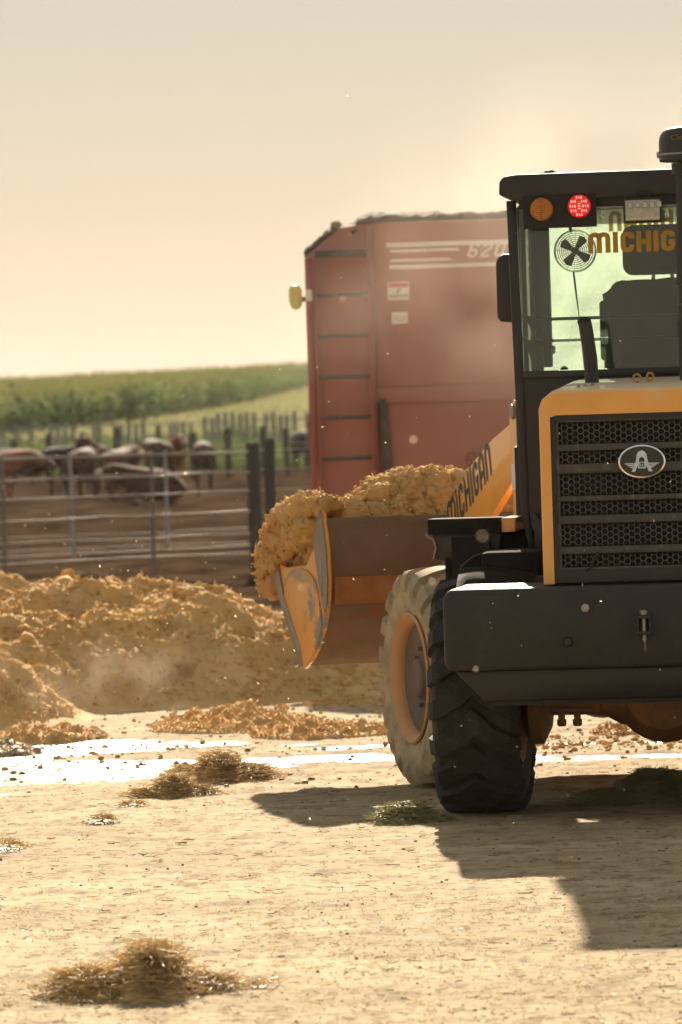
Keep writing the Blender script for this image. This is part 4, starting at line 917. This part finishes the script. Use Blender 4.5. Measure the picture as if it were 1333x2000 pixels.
# side sheets in front of the tub
for (x0,x1,z0,z1,y) in ((.54,6.28,2.34,3.76,-.015),(.54,6.28,2.20,2.337,-.03),(.60,6.28,1.30,2.197,-.008)):
    m=MB(); m.box(x0,x1,y,.018,z0,z1,bev=.004); m.build('side_sheet',red,box_)
m=MB(); m.box(.50,.555,-.06,.0,1.30,3.74,bev=.008); m.build('corner_post',redd,box_)
m=MB(); m.prism([(.58,2.24),(.63,2.24),(.68,1.35),(.61,1.35)],'y',-.05,-.01); m.build('slanted_brace',dgreen,box_)
m=MB(); m.box(-.03,.03,-.06,.0,1.30,3.47,bev=.008); m.build('corner_post',redd,box_)
m=MB(); m.lathe([(-.05,.04),(-.045,.055),(.0,.06)],'y',(1.36,0,1.70),20); m.build('port_cover',redd,box_)
lad=MB(); lad.box(.045,.062,-.13,-.095,1.2,3.50,bev=.004); ladder=lad.build('ladder_rail',redd,mixer)
lad=MB(); lad.box(.505,.522,-.13,-.095,1.2,3.50,bev=.004); lad.build('ladder_rail',redd,mixer)
for k in range(7):
    z=3.50-.352*k; m=MB(); m.box(.062,.505,-.125,-.10,z-.022,z+.012,bev=.004); m.build('ladder_rung',dgreen,mixer)
m=MB(); m.box(.06,.5,-.06,-.02,3.47,3.53); m.build('ladder_bracket',dgreen,mixer)
def strip(x0,x1,z0,z1,tap=0,name='white_stripe'):
    m=MB(); m.prism([(x0,z0),(x1,z0+.0),(x1-tap,z1),(x0-.0,z1)],'y',-.0185,-.0155); m.build(name,decal,box_)
strip(.68,6.1,3.545,3.582); strip(.71,1.32,3.500,3.522,.02); strip(.71,1.26,3.418,3.440,.05); strip(.70,6.1,3.355,3.39)
letters('620-1',.135,lambda u,v:(1.36+u,-.0190,3.432+v),decal,box_,'model_number',wt=.17,gap=.12,slant=.35,xs=1.15)
def notice(x0,x1,z0,z1,lab):
    m=MB(); m.box(x0,x1,-.019,-.0155,z0,z1); n_=m.build('notice',decal,box_)
    if lab:
        m=MB(); m.box(x0+.008,x1-.008,-.0205,-.0192,z1-.045,z1-.012); m.build('notice_header',mat('red_header',(.55,.10,.08),rough=.5,bump=0),n_)
        m=MB(); m.box(x0+.01,x1-.01,-.0205,-.0192,z0+.018,z0+.05); m.build('notice_text_block',mat('grey_print',(.25,.26,.25),(.4,.4,.38),rough=.5,scale=60,bump=0),n_)
        m=MB(); m.prism([(x0+.07,z0+.062),(x0+.085,z0+.058),(x0+.115,z0+.095),(x0+.10,z0+.10)],'y',-.0205,-.0192); m.build('notice_symbol',ink,n_)
    else:
        m=MB(); m.prism([(x0+.012,z0+.012),(x1-.012,z0+.012),(x1-.012,z1-.03),(x0+.012,z1-.03)],'y',-.0205,-.0192); m.build('notice_text_block',mat('pale_print',(.45,.42,.40),(.6,.57,.54),rough=.5,scale=60,bump=0),n_)
notice(.68,.865,3.09,3.245,1); notice(.705,.845,2.885,2.985,0)
m=MB(); m.box(-.028,.025,-.065,-.061,3.10,3.20); m.build('white_reflector',decal,box_)
lampg=mat('pale_green_lens',(.55,.62,.30),(.62,.48,.22),rough=.35,scale=9,bump=.3,trans=.4)
m=MB(); m.prism([(-.06,3.07),(-.06,3.20),(-.09,3.245),(-.15,3.245),(-.175,3.21),(-.172,3.10),(-.15,3.04),(-.10,3.03),(-.08,3.05)],'y',-.02,.10,bev=.015); ml=m.build('side_lamp',lampg,mixer)
m=MB(); m.box(-.07,-.02,.0,.06,3.10,3.14); m.build('lamp_arm',redd,ml)
# running gear (hidden behind the heap)
m=MB(); m.box(.3,8.2,.45,.65,.78,1.22); m.build('chassis_beam',dgreen,mixer)
m=MB(); m.box(.3,8.2,1.65,1.85,.78,1.22); m.build('chassis_beam',dgreen,mixer)
for x in (2.0,3.3,7.3):
    for y in (.18,2.12):
        m=MB(); m.lathe([(-.15,.30),(-.15,.46),(-.11,.50),(.11,.50),(.15,.46),(.15,.30),(.08,.26),(-.08,.26)],'y',(x,y,.50),32,closed=True); tw=m.build('wheel',rubber,mixer)
        m=MB(); m.lathe([(-.13,.10),(-.10,.28),(.10,.28),(.13,.10)],'y',(x,y,.50),24); m.build('rim',steel,tw)
m=MB(); m.prism([(6.5,1.0),(6.5,2.9),(6.9,3.0),(7.7,2.95),(8.1,2.2),(8.5,2.05),(8.6,1.0)],'y',.1,2.2,bev=.06); m.build('truck_cab',mat('white_cab_paint',(.6,.58,.54),rough=.4,dust=.2,bump=0),mixer)
# load showing above the rim
tm=mat('dark_silage',(.055,.038,.022),(.03,.022,.013),rough=.9,scale=8,bump=.8,bscale=30)
balls=[(.26,1.0,3.72,.07,.3,.06),(.44,.5,3.71,.13,.3,.075),(.40,.3,3.70,.17,.3,.055)]
for x in np.arange(.62,6.1,.16): balls.append((x,1.1,3.735+.04*math.sin(x*2.1),.2,1.0,.10+rng.uniform(-.01,.012)))
for x in np.arange(.52,6.1,.11): balls.append((x,.12,3.775+.004*(x),.085,.12,.030+rng.uniform(-.010,.022)))
for i in range(5): balls.append((.02+.05*i,.3,3.525+.04*i,.05,.25,.035))
ml_=blob('mixed_feed_load',balls,.03,tm,None,amp=(.02,.018,.012),fr=(5,14,30),mx=Matrix.Translation(TO)@Matrix.Rotation(TA,4,'Z'))
tag(ml_,'dark chopped feed heaped along the top rim of the red mixer','feed')
m=MB()
bl=blob('feed_lump',[(.255,.28,3.75,.045,.06,.05),(.27,.30,3.72,.05,.06,.04)],.012,mat('pale_lump',(.36,.26,.12),rough=.9,bump=.5),None,amp=(.01,.01,.004),fr=(8,20,40),mx=Matrix.Translation(TO)@Matrix.Rotation(TA,4,'Z'))
tag(bl,'single brown lump perched on the sloping left shoulder of the red mixer','feed')
# =============== fences ===============
galv=mat('galvanised_pipe',(.40,.33,.26),(.30,.25,.19),rough=.45,metal=.0,scale=5,dust=.2,bump=.05)
wood=mat('weathered_post',(.085,.072,.055),(.05,.043,.033),rough=.85,scale=3,stretch=(1,1,.12),dust=.15,bump=.6,bscale=20)
slat=mat('grey_board',(.27,.27,.26),(.20,.20,.20),rough=.8,scale=3,bump=.3)
def tz(x,y): return float(terrain(x,y))
def rail(p,q,r,name,mt,par,wob=.0):
    r=r*.8
    n=8; pts=[]
    for i in range(n+1):
        t=i/n; pts.append((p[0]+(q[0]-p[0])*t,p[1]+(q[1]-p[1])*t,p[2]+(q[2]-p[2])*t+wob*(rng.random()-.5)))
    m=MB(); m.tube(pts,r,6); return m.build(name,mt,par)
def post(x,y,h,r,name,mt,par,n=8,z0=-.1):
    m=MB(); z=tz(x,y); ln=rng.normal(0,.015,2); m.tube([(x,y,z+z0),(x+ln[0]*.5,y+ln[1]*.5,z+h*.5),(x+ln[0],y+ln[1],z+h)],[r,r*.97,r*.93],n); return m.build(name,mt,par)
f1=empty('pipe_fence',(-1.15,70.5,0),0,'nearest pale pipe fence of seven rails, ending at the thick wooden post','fence')
def w1(x): return 67.8+(x+4.6)*.80    # depth of the fence line at x
def local(o,par):
    o.data.transform(Matrix.Translation(-par.location)); return o
xs_,xe=-6.6,-1.25
for z,r_ in ((1.735,.023),(1.455,.017),(1.195,.017),(.915,.020),(.615,.014),(.44,.012),(.345,.014)):
    local(rail((xs_,w1(xs_),z),(xe,w1(xe),z+.0),r_,'rail',galv,f1,.02),f1)
pm=mat('steel_post',(.20,.16,.13),(.14,.12,.10),rough=.6,dust=.3,bump=.1)
for px,D in ((10,68.0),(300,69.5),):
    X=(px-666-2)/1e4*D; local(post(X,w1(X)+.03,1.78,.028,'fence_post',pm,f1),f1)
local(post(-6.3,w1(-6.3),1.78,.03,'fence_post',pm,f1),f1)
wp=post(-1.18,70.6,1.86,.10,'corner_post',wood,None,12); tag(wp,'thick square topped wooden post standing where the pipe fence ends, front one of the pair','post')
wp=post(-1.06,75.5,1.90,.085,'corner_post',wood,None,12); tag(wp,'paler wooden post just behind and right of the front corner post','post')
f2=empty('cable_fence',(-2.5,88,0),0,'second cable fence with thin pale posts, seen through the nearest fence','fence')
def w2(x): return 86.5+(x+5)*.7
for z in (1.70,1.35,1.0,.62,.35,.12): local(rail((-9,w2(-9),z),(6,w2(6),z),.012,'cable',galv,f2,.03),f2)
for px in (150,327): 
    X=(px-667)/1e4*88; local(post(X,w2(X),1.75,.032,'fence_post',mat('pale_steel_post',(.33,.32,.32),rough=.5,bump=.1),f2),f2)
for X in (-7.5,.8,3.4): local(post(X,w2(X),1.75,.032,'fence_post',pm,f2),f2)
f3=empty('post_fence',(-6,168,0),0,'row of dark wooden posts with thin wires behind the cattle','fence')
def w3(x): return 166+.25*(x+8)
for px in (-60,38,105,172,235,316,383,452,520,566,612):
    X=(px-666-3)/1e4*w3(-6); local(post(X,w3(X),1.55+rng.uniform(-.12,.2),.10+rng.uniform(-.02,.03),'fence_post',wood,f3),f3)
for z in (.6,1.0,1.4): local(rail((-14,w3(-14),tz(-14,165)+z),(1,w3(1),tz(1,167)+z),.02,'wire',galv,f3),f3)
f4=empty('windbreak_fence',(-3,205,0),0,'far windbreak of upright grey boards with gaps, left of the red mixer','fence')
nb=46
for k in range(nb):
    px=20+ k*13.4+rng.uniform(-2,2); X=(px-668)/1e4*206; y=206+.2*X; 
    if rng.random()<.30: continue
    m=MB(); m.box(X-.09,X+.09,y,y+.03,tz(X,y)+.1,tz(X,y)+(1.35 if px<400 else 1.6)+rng.uniform(-.12,.12)+.0); o=m.build('board',slat,f4); local(o,f4)
for z in (.5,1.3): local(rail((-13.4,204,tz(-13,204)+z),(-.6,206,tz(-1,206)+z),.05,'rail',slat,f4),f4)
# dried weed by the near fence
wd=mat('dry_weed',(.42,.30,.20),(.30,.21,.14),rough=.8,scale=4,bump=0,trans=.3)
wroot=empty('dry_weed',(-3.15,60.5,0),0,'bushy dry brown weed standing behind the heap at the foot of the fence','plant')
def wpos(k):
    a=rng.normal(0,.20,k); c=rng.normal(0,.3,k); h=np.abs(rng.normal(0,.11,k)); return np.stack([a,c,h],1)
strands(1800,wpos,.16,.006,.9,wd,'weed_stems',wroot)
# =============== cattle ===============
def cow(name,x,y,yaw,scale,label,coat,coat2,face,pose='stand',headup=.0,headyaw=0.,grp='cattle standing in the pens'):
    z0=tz(x,y); t=empty(name,(x,y,z0-.02),yaw,label,'cow',grp)
    # +x is forward
    V=[];E=[];Rr=[]
    def v(p,r): V.append(p); Rr.append(r); return len(V)-1
    def chain(start,pts):
        prev=start
        for p,r in pts:
            i=v(p,r); 
            if prev is not None: E.append((prev,i))
            prev=i
        return prev
    lie=pose=='lie'; dz=-.52 if lie else 0
    hip=v((-.62,0,1.06+dz),(.34,.36)); 
    mid=chain(hip,[((-.25,0,1.00+dz),(.40,.43)),((.15,0,.98+dz),(.41,.44)),((.50,0,1.04+dz),(.33,.40))])
    a=headyaw
    neck=chain(mid,[((.80,.05*a,1.18+dz+headup*.5),(.24,.29)),((1.02,.15*a,1.26+dz+headup),(.18,.21))])
    chain(neck,[((1.20,.28*a,1.28+dz+headup),(.15,.165)),((1.40,.42*a,1.14+dz+headup),(.11,.115)),((1.50,.47*a,1.07+dz+headup),(.075,.07))])
    if not lie:
        for s in (-1,1):
            chain(hip,[((-.66,.17*s,.92),(.17,.14)),((-.60,.19*s,.66),(.10,.10)),((-.76,.19*s,.46),(.055,.06)),((-.70,.19*s,.20),(.042,.045)),((-.68,.19*s,.05),(.055,.055))])
            chain(mid,[((.48,.17*s,.80),(.13,.12)),((.50,.18*s,.52),(.07,.075)),((.50,.18*s,.26),(.045,.048)),((.52,.18*s,.05),(.055,.055))])
    else:
        for s in (-1,1):
            chain(hip,[((-.55,.30*s,.42),(.17,.14)),((-.15,.40*s,.22),(.10,.09)),((-.40,.46*s,.08),(.05,.05)),((-.1,.48*s,.07),(.05,.05))])
            chain(mid,[((.50,.26*s,.36),(.12,.11)),((.80,.30*s,.16),(.07,.07)),((.50,.34*s,.07),(.05,.05))])
    V=[(p[0]*scale,p[1]*scale,p[2]*scale) for p in V]
    me=bpy.data.meshes.new('body'); me.from_pydata(V,E,[]); o=bpy.data.objects.new('tmp',me); col.objects.link(o)
    o.modifiers.new('s','SKIN'); 
    for i,r in enumerate(Rr): me.skin_vertices[0].data[i].radius=(r[0]*scale,r[1]*scale)
    me.skin_vertices[0].data[0].use_root=True
    sb=o.modifiers.new('d','SUBSURF'); sb.levels=sb.render_levels=1
    bpy.context.view_layer.update(); nm=evalmesh(o); bpy.data.objects.remove(o)
    nm.materials.clear(); body=link('body',nm,coat,t,60); 
    hx,hy,hz=[c*scale for c in (1.20,.28*a,1.28+dz+headup)]
    for s in (-1,1):
        m=MB(); m.prism([(0,-.03),(.10,-.06),(.20,-.02),(.16,.04),(.0,.03)],'y',-.012,.012,bev=.004,mx=Matrix.Translation((hx-.03,hy+s*.08*scale,hz+.06))@Matrix.Rotation(s*1.45,4,'Z')@Matrix.Scale(scale,4)); m.build('ear',coat2,t)
    m=MB(); m.tube([(-.86*scale,0,(1.22+dz)*scale),(-.95*scale,0,(1.05+dz)*scale),(-.95*scale,.02,(.75 if not lie else .35)*scale),(-.94*scale,.02,(.50 if not lie else .2)*scale)],[.035,.025,.02,.045],7); m.build('tail',coat,t)
    if face is not None:
        m=MB(); m.ball((1.34*scale,.37*a*scale,(1.20+dz+headup)*scale),.115*scale,2,(1.55,1.0,1.02)); fm_=m.build('white_face',face,t)
    return t
cb=mat('red_brown_coat',(.27,.09,.035),(.19,.06,.025),rough=.85,spec=.12,scale=2,bump=.1)
cd_=mat('dark_brown_coat',(.075,.028,.013),(.045,.018,.010),rough=.85,spec=.12,scale=2,bump=.1)
ck=mat('black_coat',(.018,.015,.013),(.03,.024,.02),rough=.85,spec=.12,scale=2,bump=.1)
cw_=mat('white_face_hair',(.55,.50,.43),(.42,.38,.32),rough=.8,scale=4,bump=.1)
co=mat('orange_ear_tag',(.70,.28,.03),rough=.5,bump=0)
def at(px,D): return (px-666.5-4)/1e4*D
cow('cow',at(-12,138),138,R(5),.98,'red brown cow side on at the left edge of the picture, facing right',cb,cb,None)
cow('cow',at(165,140),140,R(75),1.0,'dark brown cow with an orange tag between two thin posts, head low',cd_,co,None,headup=-.04,headyaw=.3)
cow('cow',at(205,152),152,R(245),1.0,'dark cow with its head raised above the backs of the others',cd_,cb,None,headup=.25)
cow('cow',at(250,142),142,R(-75),1.0,'red brown cow standing close left of the pale backed one',cb,cb,cw_,headup=-.04,headyaw=.5)
cow('cow',at(318,156),156,R(110),1.05,'dark cow with a sunlit pale back behind the lying cow',cd_,cd_,None,headup=-.04)
cow('cow',at(316,128),128,R(180),1.05,'dark cow lying down with a white face turned to the left',cd_,cd_,cw_,pose='lie',headup=.12,grp=None)
cow('cow',at(405,152),152,R(92),1.02,'broad brown cow seen from behind, furthest right in the open pen',cd_,cd_,None,headup=-.04)
cow('cow',at(597,172),172,R(85),1.0,'black cow half hidden by the left edge of the red mixer',ck,ck,None,headup=-.04)
cow('cow',at(60,146),146,R(190),1.0,'brown cow turned away, between the leftmost cow and the first dark post',cd_,cb,None,headup=-.04)
cow('cow',at(222,133),135,R(70),.98,'dark brown cow with an orange ear, standing before the middle of the group',cd_,co,None,headup=-.04,headyaw=-.3)
cow('cow',at(350,160),158,R(-80),1.0,'brown cow standing just left of the one seen from behind',cb,cb,cw_,headup=.1,headyaw=.5)
cow('cow',at(110,160),160,R(-30),.9,'small black cow far back behind the leftmost posts',ck,ck,None,headup=-.04)
# =============== maize field on the hill ===============
maize=mat('maize_leaf',(.09,.18,.02),(.15,.20,.035),rough=.9,scale=.06,bump=0,spec=.05,trans=.45)
tassel=mat('maize_tassel',(.24,.22,.08),(.17,.16,.05),spec=.05,rough=.9,scale=.4,bump=0,trans=.2)
BX=[-130,-60,-19,-13.1,-8.4,-3.6,2,60,200]; BY=[205,225,262,315,390,540,566,600,640]
def inside(x,y): return y>np.interp(x,BX,BY)
def maize_plants(n):
    X=[];Y=[]
    while len(X)<n:
        y=205+400*rng.random(n)**.75; x=rng.uniform(-1.7,.9,n)*(y*.09+8)-2
        ok=inside(x,y); edge=(y-np.interp(x,BX,BY)); ok&=(rng.random(n)<np.where(edge<60,1,.6))
        X+=list(x[ok]); Y+=list(y[ok])
    return np.array(X[:n]),np.array(Y[:n])
nP=42000; X,Y=maize_plants(nP)
# more plants along the near edge of the field so that it reads as a standing wall
tt=rng.random(9000); ex=np.interp(tt,np.linspace(0,1,7),[-75,-30,-19,-13.1,-8.4,-3.6,2]); ey=np.interp(ex,BX,BY)+rng.exponential(5,9000)
ex=ex-rng.exponential(1.2,9000)*0+rng.normal(0,.3,9000); X=np.concatenate([X,ex]); Y=np.concatenate([Y,ey]); nP=len(X)
Z=terrain(X,Y); Hh=2.1+1.0*fbm(xyz(X,Y,0.,.12),3)+rng.normal(0,.2,nP)
V=[];k=6
for j in range(k):
    a=rng.uniform(0,2*PI,nP); h0=Hh*rng.uniform(.12,.9,nP); L=rng.uniform(.5,.95,nP); wv=rng.uniform(.06,.11,nP)
    dx=np.cos(a)*L; dy=np.sin(a)*L; sx=-np.sin(a)*wv; sy=np.cos(a)*wv
    p0=np.stack([X,Y,Z+h0],1); p1=p0+np.stack([dx*.5,dy*.5,.30*L],1); p2=p0+np.stack([dx,dy,-.10*L],1); s_=np.stack([sx,sy,0*sx],1)
    V.append(np.stack([p0-s_*.5,p0+s_*.5,p1+s_,p1-s_,p2],1))
V=np.stack(V,1).reshape(-1,3); b0=np.arange(nP*k)[:,None]*5
Fc=np.concatenate([b0+np.array([0,1,2]),b0+np.array([0,2,3]),b0+np.array([3,2,4])])
npmesh('maize_field',V,Fc,maize,kind='stuff',label='tall green maize covering the hill up to the skyline')
s1=np.stack([np.full(nP,.05),np.zeros(nP),np.zeros(nP)],1); base=np.stack([X,Y,Z],1); top=base+np.stack([rng.normal(0,.08,nP),rng.normal(0,.08,nP),Hh+.22],1); md=base*.25+top*.75
V=np.stack([md-s1*1.2,md+s1*1.2,top],1).reshape(-1,3)
npmesh('maize_tassels',V,np.arange(nP*3).reshape(-1,3),tassel,kind='stuff',label='yellowish tassels standing over the maize')
# rough grass on the slope between pens and maize
gm=mat('dry_slope_grass',(.28,.28,.12),(.36,.34,.18),spec=.05,rough=.9,scale=.15,bump=0,trans=.3)
def gpos(k):
    y=205+330*rng.random(k)**1.2; x=rng.uniform(-1.6,.6,k)*(y*.075); return np.stack([x,y,terrain(x,y)+.1],1)
strands(36000,gpos,.55,.05,.9,gm,'slope_grass',label='rough pale grass on the slope below the maize')
wm_=mat('green_weeds',(.09,.14,.04),(.14,.18,.06),spec=.05,rough=.9,scale=.3,bump=0,trans=.3)
def wpos2(k):
    y=rng.uniform(176,232,k); x=rng.uniform(-1.6,.3,k)*(y*.075); n_=fbm(xyz(x*.35,y*.1,0.),2); h=.25+.8*np.clip(n_+.2,0,1); return np.stack([x,y,terrain(x,y)+h*rng.random(k)],1)
strands(22000,wpos2,.5,.06,1.,wm_,'green_weeds',label='green weeds growing along the far fences')
# =============== chaff drifting in the air ===============
ch=mat('airborne_chaff',(.85,.75,.55),(.7,.6,.4),rough=.5,bump=0,trans=.45)
def apos(k):
    y=rng.uniform(19,44,k); x=rng.uniform(-1,1,k)*y*.066; z=np.abs(rng.normal(0,1.0,k))+.15; return np.stack([x,y,z],1)
strands(420,apos,.010,.005,1.,ch,'airborne_chaff',bend=.1,label='bright specks of chaff drifting in the dusty air')
def apos2(k):
    return np.array([(.225,8.2,1.788),(.06,7.6,1.730),(.16,11.0,1.94),(.20,11.5,1.62),(-.30,10.5,1.99),(-.10,12.,1.60),(.33,13.,1.35),(-.42,12.5,1.30),(.02,13,2.3)])
strands(9,apos2,.006,.005,1.,ch,'near_chaff',bend=.1,label='few out of focus specks of chaff floating close to the viewer')
# =============== dusty air ===============
def volume(name,mb,colr,dens,aniso,label,noise=None):
    m=bpy.data.materials.new(name); m.use_nodes=True; nt=m.node_tree
    for x in list(nt.nodes):
        if x.type=='BSDF_PRINCIPLED': nt.nodes.remove(x)
    pv=nt.nodes.new('ShaderNodeVolumePrincipled'); pv.inputs['Color'].default_value=(*colr,1); pv.inputs['Density'].default_value=dens; pv.inputs['Anisotropy'].default_value=aniso
    nt.links.new(pv.outputs[0],nt.nodes['Material Output'].inputs['Volume'])
    if noise: noise(nt,pv)
    o=mb.build(name,m,None,smooth=0); tag(o,label=label,kind='stuff'); return o
m=MB(); m.box(-400,400,-40,880,-9,18); volume('haze',m,(.92,.88,.82),.000055,.45,'thin warm dust hanging in the air over the whole yard')

def puff(nt,pv):
    tc=nt.nodes.new('ShaderNodeTexCoord'); no=nt.nodes.new('ShaderNodeTexNoise'); no.inputs['Scale'].default_value=.9; no.inputs['Detail'].default_value=3
    nt.links.new(tc.outputs['Object'],no.inputs[0]); mr=nt.nodes.new('ShaderNodeMapRange'); mr.inputs[1].default_value=.36; mr.inputs[2].default_value=.65; mr.inputs[4].default_value=.20
    nt.links.new(no.outputs[0],mr.inputs[0])
    ln=nt.nodes.new('ShaderNodeVectorMath'); ln.operation='MULTIPLY'; ln.inputs[1].default_value=(1/3.1,1/1.6,1/2.8); nt.links.new(tc.outputs['Object'],ln.inputs[0])
    le=nt.nodes.new('ShaderNodeVectorMath'); le.operation='LENGTH'; nt.links.new(ln.outputs[0],le.inputs[0])
    m2=nt.nodes.new('ShaderNodeMapRange'); m2.interpolation_type='SMOOTHSTEP'; m2.inputs[1].default_value=0; m2.inputs[2].default_value=1; m2.inputs[3].default_value=1; m2.inputs[4].default_value=0; nt.links.new(le.outputs['Value'],m2.inputs[0])
    mu=nt.nodes.new('ShaderNodeMath'); mu.operation='MULTIPLY'; nt.links.new(mr.outputs[0],mu.inputs[0]); nt.links.new(m2.outputs[0],mu.inputs[1]); nt.links.new(mu.outputs[0],pv.inputs['Density'])
m=MB(); m.ball((0,0,0),1,3,(3.1,1.6,2.8))
o=volume('dust_cloud',m,(.95,.84,.70),.05,.6,'pale dust cloud drifting between the loader and the red mixer',puff); o.location=(2.3,41.6,2.5)

def steam(nt,pv):
    puff(nt,pv)
    for n_ in nt.nodes:
        if n_.type=='TEX_NOISE': n_.inputs['Scale'].default_value=3.2; n_.inputs['Detail'].default_value=4
        if n_.type=='VECT_MATH' and n_.operation=='MULTIPLY': n_.inputs[1].default_value=(1/1.5,1/.7,1/.42)
        if n_.type=='MAP_RANGE' and abs(n_.inputs[4].default_value-.20)<1e-4: n_.inputs[4].default_value=.13; n_.inputs[1].default_value=.48
m=MB(); m.ball((0,0,0),1,3,(1.5,.7,.42))
o=volume('low_dust',m,(.97,.90,.80),.05,.6,'wisps of pale dust curling low over the foot of the feed heap',steam); o.location=(-1.75,34.9,.32)
